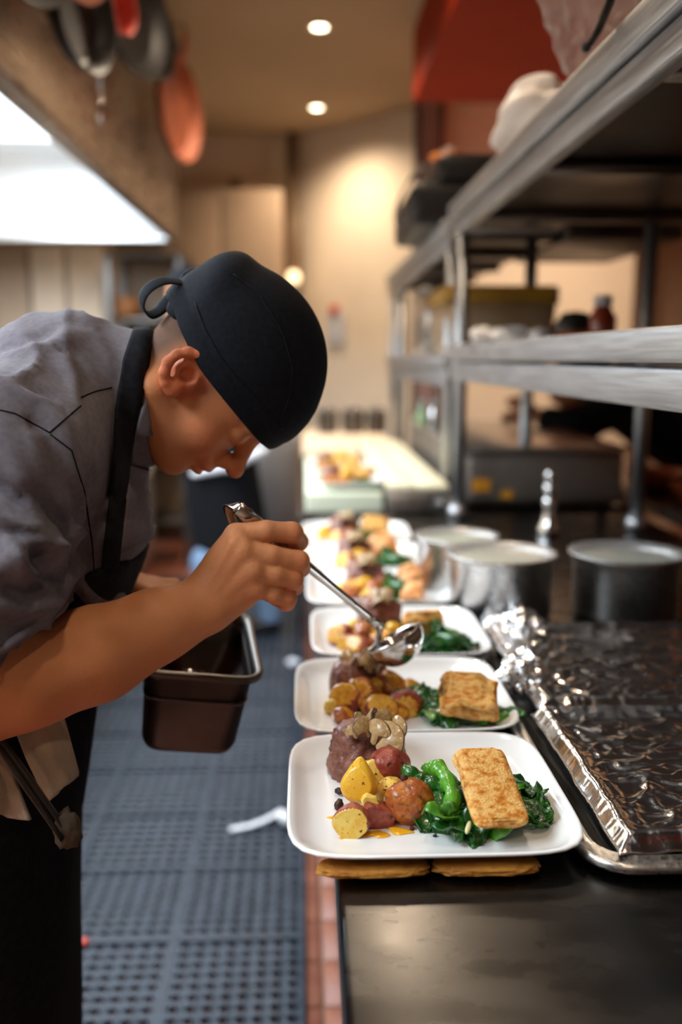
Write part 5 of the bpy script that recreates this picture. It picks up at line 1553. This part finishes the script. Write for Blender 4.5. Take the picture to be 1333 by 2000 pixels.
# ---------------------------------------------------------------- sauce pan and ladle
t = empty('sauce_pan', pan_M.translation, 'deep rectangular steel pan of dark sauce held in the left hand', 'pan')
t.rotation_euler = pan_M.to_euler()
link('pan_body', hotel_pan('pan_body', PW, PL_, .125, .010, .022, .86), G['steel_pan'], t)
link('sauce', loft('sauce', [rr_ring(PW * .93, PL_ * .93, .02, -.045), rr_ring(PW * .945, PL_ * .945, .02, -.040)]), G['sauce_dark'], t)
HK, BJ = P(466, 992, .985), P(752, 1232, 1.125)
dl = (BJ - HK).normalized()
t = empty('sauce_ladle', BJ, 'steel ladle held in the right hand over the second plate', 'ladle')
side = dl.cross(Vector((0, -1, 0))).normalized()
BC = P(772, 1252, 1.14)
hpts = [HK + (BJ - dl * .012 - HK) * i / 10 for i in range(11)]
upv = (Vector((0, -1, .25)) - dl * Vector((0, -1, .25)).dot(dl))
link('handle', tube('handle', hpts, [.0085, .0075, .006, .005, .005, .0062], 12, flat=(.35, 1), up=upv), G['ladle_steel'], t, world=True)
aw = (Vector((-.55, .83, .05)) - dl * Vector((-.55, .83, .05)).dot(dl)).normalized()
hp_ = catmull([HK + dl * .03, HK + dl * .012, HK, P(455, 985, .990), P(447, 987, .998), P(449, 1002, 1.006), P(455, 1018, 1.009), P(461, 1033, 1.009)], 5)
wa, wb = dl.cross(Vector((0, -1, 0))).normalized(), Vector((.93, .25, -.25)).normalized()
if wa.x < 0: wa = -wa
def hook_fn(u, v):
    k = v * (len(hp_) - 1); i_ = min(int(k), len(hp_) - 2); c_ = hp_[i_] + (hp_[i_ + 1] - hp_[i_]) * (k - i_)
    m_ = min(1, max(0, (v - .3) / .35)); w_ = (wa * (1 - m_) + wb * m_).normalized()
    return c_ + w_ * (u - .5) * (.0150 - .004 * v)
link('hook', grid_mesh('hook', hook_fn, 4, 44, .0018), G['ladle_steel'], t, world=True)
rb = .039
prof = [(rb * math.sin(a), -rb * math.cos(a)) for a in np.linspace(0, 1.45, 12)] + [(rb * 1.03, -rb * .06), (rb * 1.0, -.001)] + [((rb - .0016) * math.sin(a), -(rb - .0016) * math.cos(a)) for a in np.linspace(1.45, 0, 10)]
bw = lathe('bowl', prof, 36)
BT = P(768, 1243, 1.14)
bw.transform(Matrix.Translation(BT) @ Euler((math.radians(-9), math.radians(-29), 0)).to_matrix().to_4x4())
link('bowl', bw, G['ladle_steel'], t, world=True)
rim_ = BT + Euler((math.radians(-9), math.radians(-29), 0)).to_matrix() @ Vector((-.030, .024, -.004))
nk = catmull([BJ - dl * .03, BJ - dl * .012, (BJ + rim_ * 2) / 3, rim_, rim_ + Vector((.002, 0, -.012))], 5)
link('neck', tube('neck', nk, [.0058, .006, .006], 10, flat=(.5, 1), up=upv), G['ladle_steel'], t, world=True)

# ================================================================ the two people in the background
def figure(label, joints, clothes, seed):
    """joints: dict of world points; clothes: list of (part name, material, sdf, lo, hi)"""
    J = {k: np.array(v) for k, v in joints.items()}
    t = empty('person', (J['hip'][0], J['hip'][1], 0), label, 'person')
    b = Sdf()
    hd = J['head']; fw = J['face'] / np.linalg.norm(J['face'])
    b.ell(hd, (.080, .078, .105), None, .02); b.ell(hd + fw * .035 + np.array([0, 0, -.05]), (.055, .055, .06), None, .03)
    b.ell(hd + fw * .100 + np.array([0, 0, -.02]), (.014, .014, .018), None, .02)
    sd = np.cross(fw, [0, 0, 1.0]); sd /= np.linalg.norm(sd)
    for s in (-1, 1): b.ell(hd + sd * .078 * s + np.array([0, 0, -.01]), (.014, .014, .028), None, .01)
    b.cap(hd + np.array([0, 0, -.06]), J['neck'], .052, .058, .02)
    b.cap(J['neck'], J['hip'], .10, .10, .06)
    for s in ('r', 'l'):
        b.chain([(J['neck'] * .75 + J['sh' + s] * .25, .06), (J['sh' + s], .05), (J['el' + s], .04), (J['wr' + s], .028)], .03)
        d = J['wr' + s] - J['el' + s]; d /= np.linalg.norm(d)
        w = J['wr' + s]
        b.ell(w + d * .05, (.035, .035, .03), None, .02)
        for k in range(4):
            o_ = np.array([0, 0, 1.0]) * (.022 * (k - 1.5))
            b.cap(w + d * .07 + o_, w + d * (.12 + .02 * (k in (1, 2))) + o_ * .9, .0105, .0085, .005)
        b.cap(w + d * .02, w + d * .07 + np.array([0, 0, .05]), .014, .010, .01)
        b.chain([(J['hip'], .09), (J['kn' + s], .06), (J['an' + s], .042)], .04)
        b.cap(J['an' + s] + np.array([0, 0, -.03]), J['an' + s] + fw * np.array([1, 1, 0]) * .15 + np.array([0, 0, -.04]), .04, .035, .02)
    pts = np.array(list(v for k, v in J.items() if k != 'face'))
    lo, hi = pts.min(0) - .22, pts.max(0) + .22
    lo[2] = max(lo[2], 0)
    link('body', sdf_mesh('body', b, lo, hi, .011), skin_m2, t, world=True)
    for nm, mt, sd_, a, c in clothes(J):
        link(nm, sdf_mesh(nm, sd_, a, c, .010), G[mt], t, world=True)
    return t
skin_m2 = mat('cook_skin', (.40, .16, .075), (.46, .19, .09), scale=15, rough=.5)
def v3(p): return (p.x, p.y, p.z)
Y2 = 4.35
def P2(x, y, dy=0): return v3(P(x, y, Y2 + dy))
J2 = dict(head=P2(362, 575), face=(-.75, -.3, -.5), neck=P2(385, 655), hip=P2(450, 1010), shr=P2(335, 690, -.16), shl=P2(430, 690, .16), elr=P2(300, 830, -.2), ell=P2(330, 850, .25), wrr=P2(250, 860, -.1), wrl=P2(240, 880, .2),
          knr=P2(412, 1100, -.08), knl=P2(520, 1110, .08), anr=P2(405, 1200, -.08), anl=P2(530, 1205, .08))
def clothes2(J):
    out = []
    a = Sdf(); a.cap(J['neck'], J['hip'] * .45 + J['neck'] * .55, .135, .15, .05).cap(J['hip'] * .45 + J['neck'] * .55, J['hip'], .15, .15, .05)
    for s in ('r', 'l'): a.chain([(J['neck'], .09), (J['sh' + s], .075), (J['el' + s], .06)], .04)
    h = J['head']
    a.fn(lambda p, d: np.maximum(d, p[:, 2] - (h[2] - .115)))
    out.append(('shirt', 'white_cloth', a, J['hip'] - .5, J['neck'] + .4))
    b = Sdf(); m = J['hip'] * .55 + J['neck'] * .45
    b.cap(m, J['hip'] + np.array([0, 0, -.10]), .172, .185, .05)
    b.fn(lambda p, d: np.maximum(np.maximum(d, p[:, 2] - .98), .47 - p[:, 2]))
    w = Sdf(); w.chain([(P2(380, 925, -.19), .018), (P2(450, 908, -.21), .03), (P2(515, 880, -.19), .022)], .02)
    out.append(('tucked_cloth', 'white_cloth', w, np.array(P2(380, 925, -.2)) - .12, np.array(P2(515, 880, -.2)) + .12))
    out.append(('apron', 'apron_black', b, J['hip'] - np.array([.3, .3, .6]), J['hip'] + np.array([.3, .3, .4])))
    c = Sdf()
    for s in ('r', 'l'): c.chain([(J['hip'], .11), (J['kn' + s], .085), (J['an' + s], .065)], .04)
    c.fn(lambda p, d: np.maximum(d, .08 - p[:, 2]))
    out.append(('trousers', 'denim', c, np.minimum(J['anr'], J['anl']) - .25, J['hip'] + .25))
    e = Sdf()
    e.ell(h + np.array([.012, 0, .035]), (.092, .088, .095), None, .02)
    e.fn(lambda p, d: np.maximum(d, (h[2] + .012 + .5 * np.maximum(0, h[0] - p[:, 0])) - p[:, 2]))
    e.ell(h + np.array([.085, 0, .05]), (.03, .03, .025), None, .02)
    out.append(('cap', 'cap_black', e, h - .2, h + .2))
    for s in ('r', 'l'):
        f = Sdf(); an = J['an' + s]
        f.cap((an[0], an[1], .06), (an[0] - .15, an[1] - .06, .05), .052, .045, .02)
        f.fn(lambda p, d: np.maximum(d, .018 - p[:, 2]))
        out.append(('shoe', 'shoe_black', f, (an[0] - .26, an[1] - .18, 0), (an[0] + .12, an[1] + .12, .16)))
    return out
figure('person in white shirt, black apron and blue jeans bending behind the chef', J2, clothes2, 1)
Y3 = 3.75
def P3(x, y, dy=0): return v3(P(x, y, Y3 + dy))
J3 = dict(head=P3(1120, 735), face=(-.8, 0, -.6), neck=P3(1195, 745), hip=P3(1420, 905), shr=P3(1195, 790, -.17), shl=P3(1195, 760, .17), elr=P3(1120, 840, -.2), ell=P3(1130, 850, .22), wrr=P3(1055, 812, -.15), wrl=P3(1040, 830, .2),
          knr=P3(1415, 1070, -.09), knl=P3(1430, 1070, .09), anr=P3(1425, 1235, -.09), anl=P3(1440, 1235, .09))
def clothes3(J):
    out = []
    a = Sdf(); a.cap(J['neck'] + np.array([.02, 0, -.03]), J['hip'], .145, .17, .05)
    for s in ('r', 'l'): a.chain([(J['neck'] + np.array([.03, 0, -.02]), .09), (J['sh' + s], .085), (J['el' + s], .07), ((J['el' + s] + J['wr' + s] * 2) / 3, .055)], .05)
    a.fn(lambda p, d: np.maximum(d, (J['neck'][0] - .08) - p[:, 0] - 10 * (np.abs(p[:, 1] - Y3) > .12)))
    out.append(('shirt', 'apron_black', a, np.minimum(J['wrl'], J['hip']) - .4, np.maximum(J['neck'], J['hip']) + .35))
    c = Sdf()
    for s in ('r', 'l'): c.chain([(J['hip'], .13), (J['kn' + s], .09), (J['an' + s], .065)], .04)
    c.fn(lambda p, d: np.maximum(d, .08 - p[:, 2]))
    out.append(('trousers', 'apron_black', c, np.minimum(J['anr'], J['anl']) - .25, J['hip'] + .3))
    h = J['head']; e = Sdf(); e.ell(h + np.array([.01, 0, .03]), (.088, .084, .09), None, .02)
    e.fn(lambda p, d: np.maximum(d, (h[2] + .02) - p[:, 2] - .6 * (p[:, 0] - h[0])))
    out.append(('hair', 'cap_black', e, h - .2, h + .2))
    for s in ('r', 'l'):
        f = Sdf(); an = J['an' + s]
        f.cap((an[0], an[1], .05), (an[0] - .16, an[1], .045), .05, .043, .02)
        f.fn(lambda p, d: np.maximum(d, .002 - p[:, 2]))
        out.append(('shoe', 'shoe_black', f, (an[0] - .26, an[1] - .12, -.01), (an[0] + .12, an[1] + .12, .16)))
    return out
figure('person all in black bending over beyond the shelf on the right', J3, clothes3, 2)
# ---------------------------------------------------------------- labels that tell look-alikes apart
def pos_labels(groups):
    """objects that share a label get their place within the pile, left to right and front to back"""
    by = {}
    for o in COL.objects:
        if o.parent is None and o.get('label') and o.get('group') in groups or (o.parent is None and any(o.get('group', '').startswith(g) for g in groups)):
            by.setdefault(o['label'], []).append(o)
    for lab, os_ in by.items():
        n = len(os_)
        if n < 2: continue
        os_.sort(key=lambda o: o.location.x)
        names = {1: [''], 2: ['left', 'right'], 3: ['leftmost', 'middle', 'rightmost']}
        words = ['leftmost', 'second from left', 'third from left', 'fourth from left', 'fifth from left', 'sixth from left', 'seventh from left', 'eighth from left', 'ninth from left', 'tenth from left', 'eleventh from left']
        for k, o in enumerate(os_):
            w = names[n][k] if n in names else ('rightmost' if k == n - 1 else words[min(k, 10)])
            o['label'] = lab + ', ' + w
pos_labels(('potato chunks', 'mushroom slices', 'charred crumbs'))
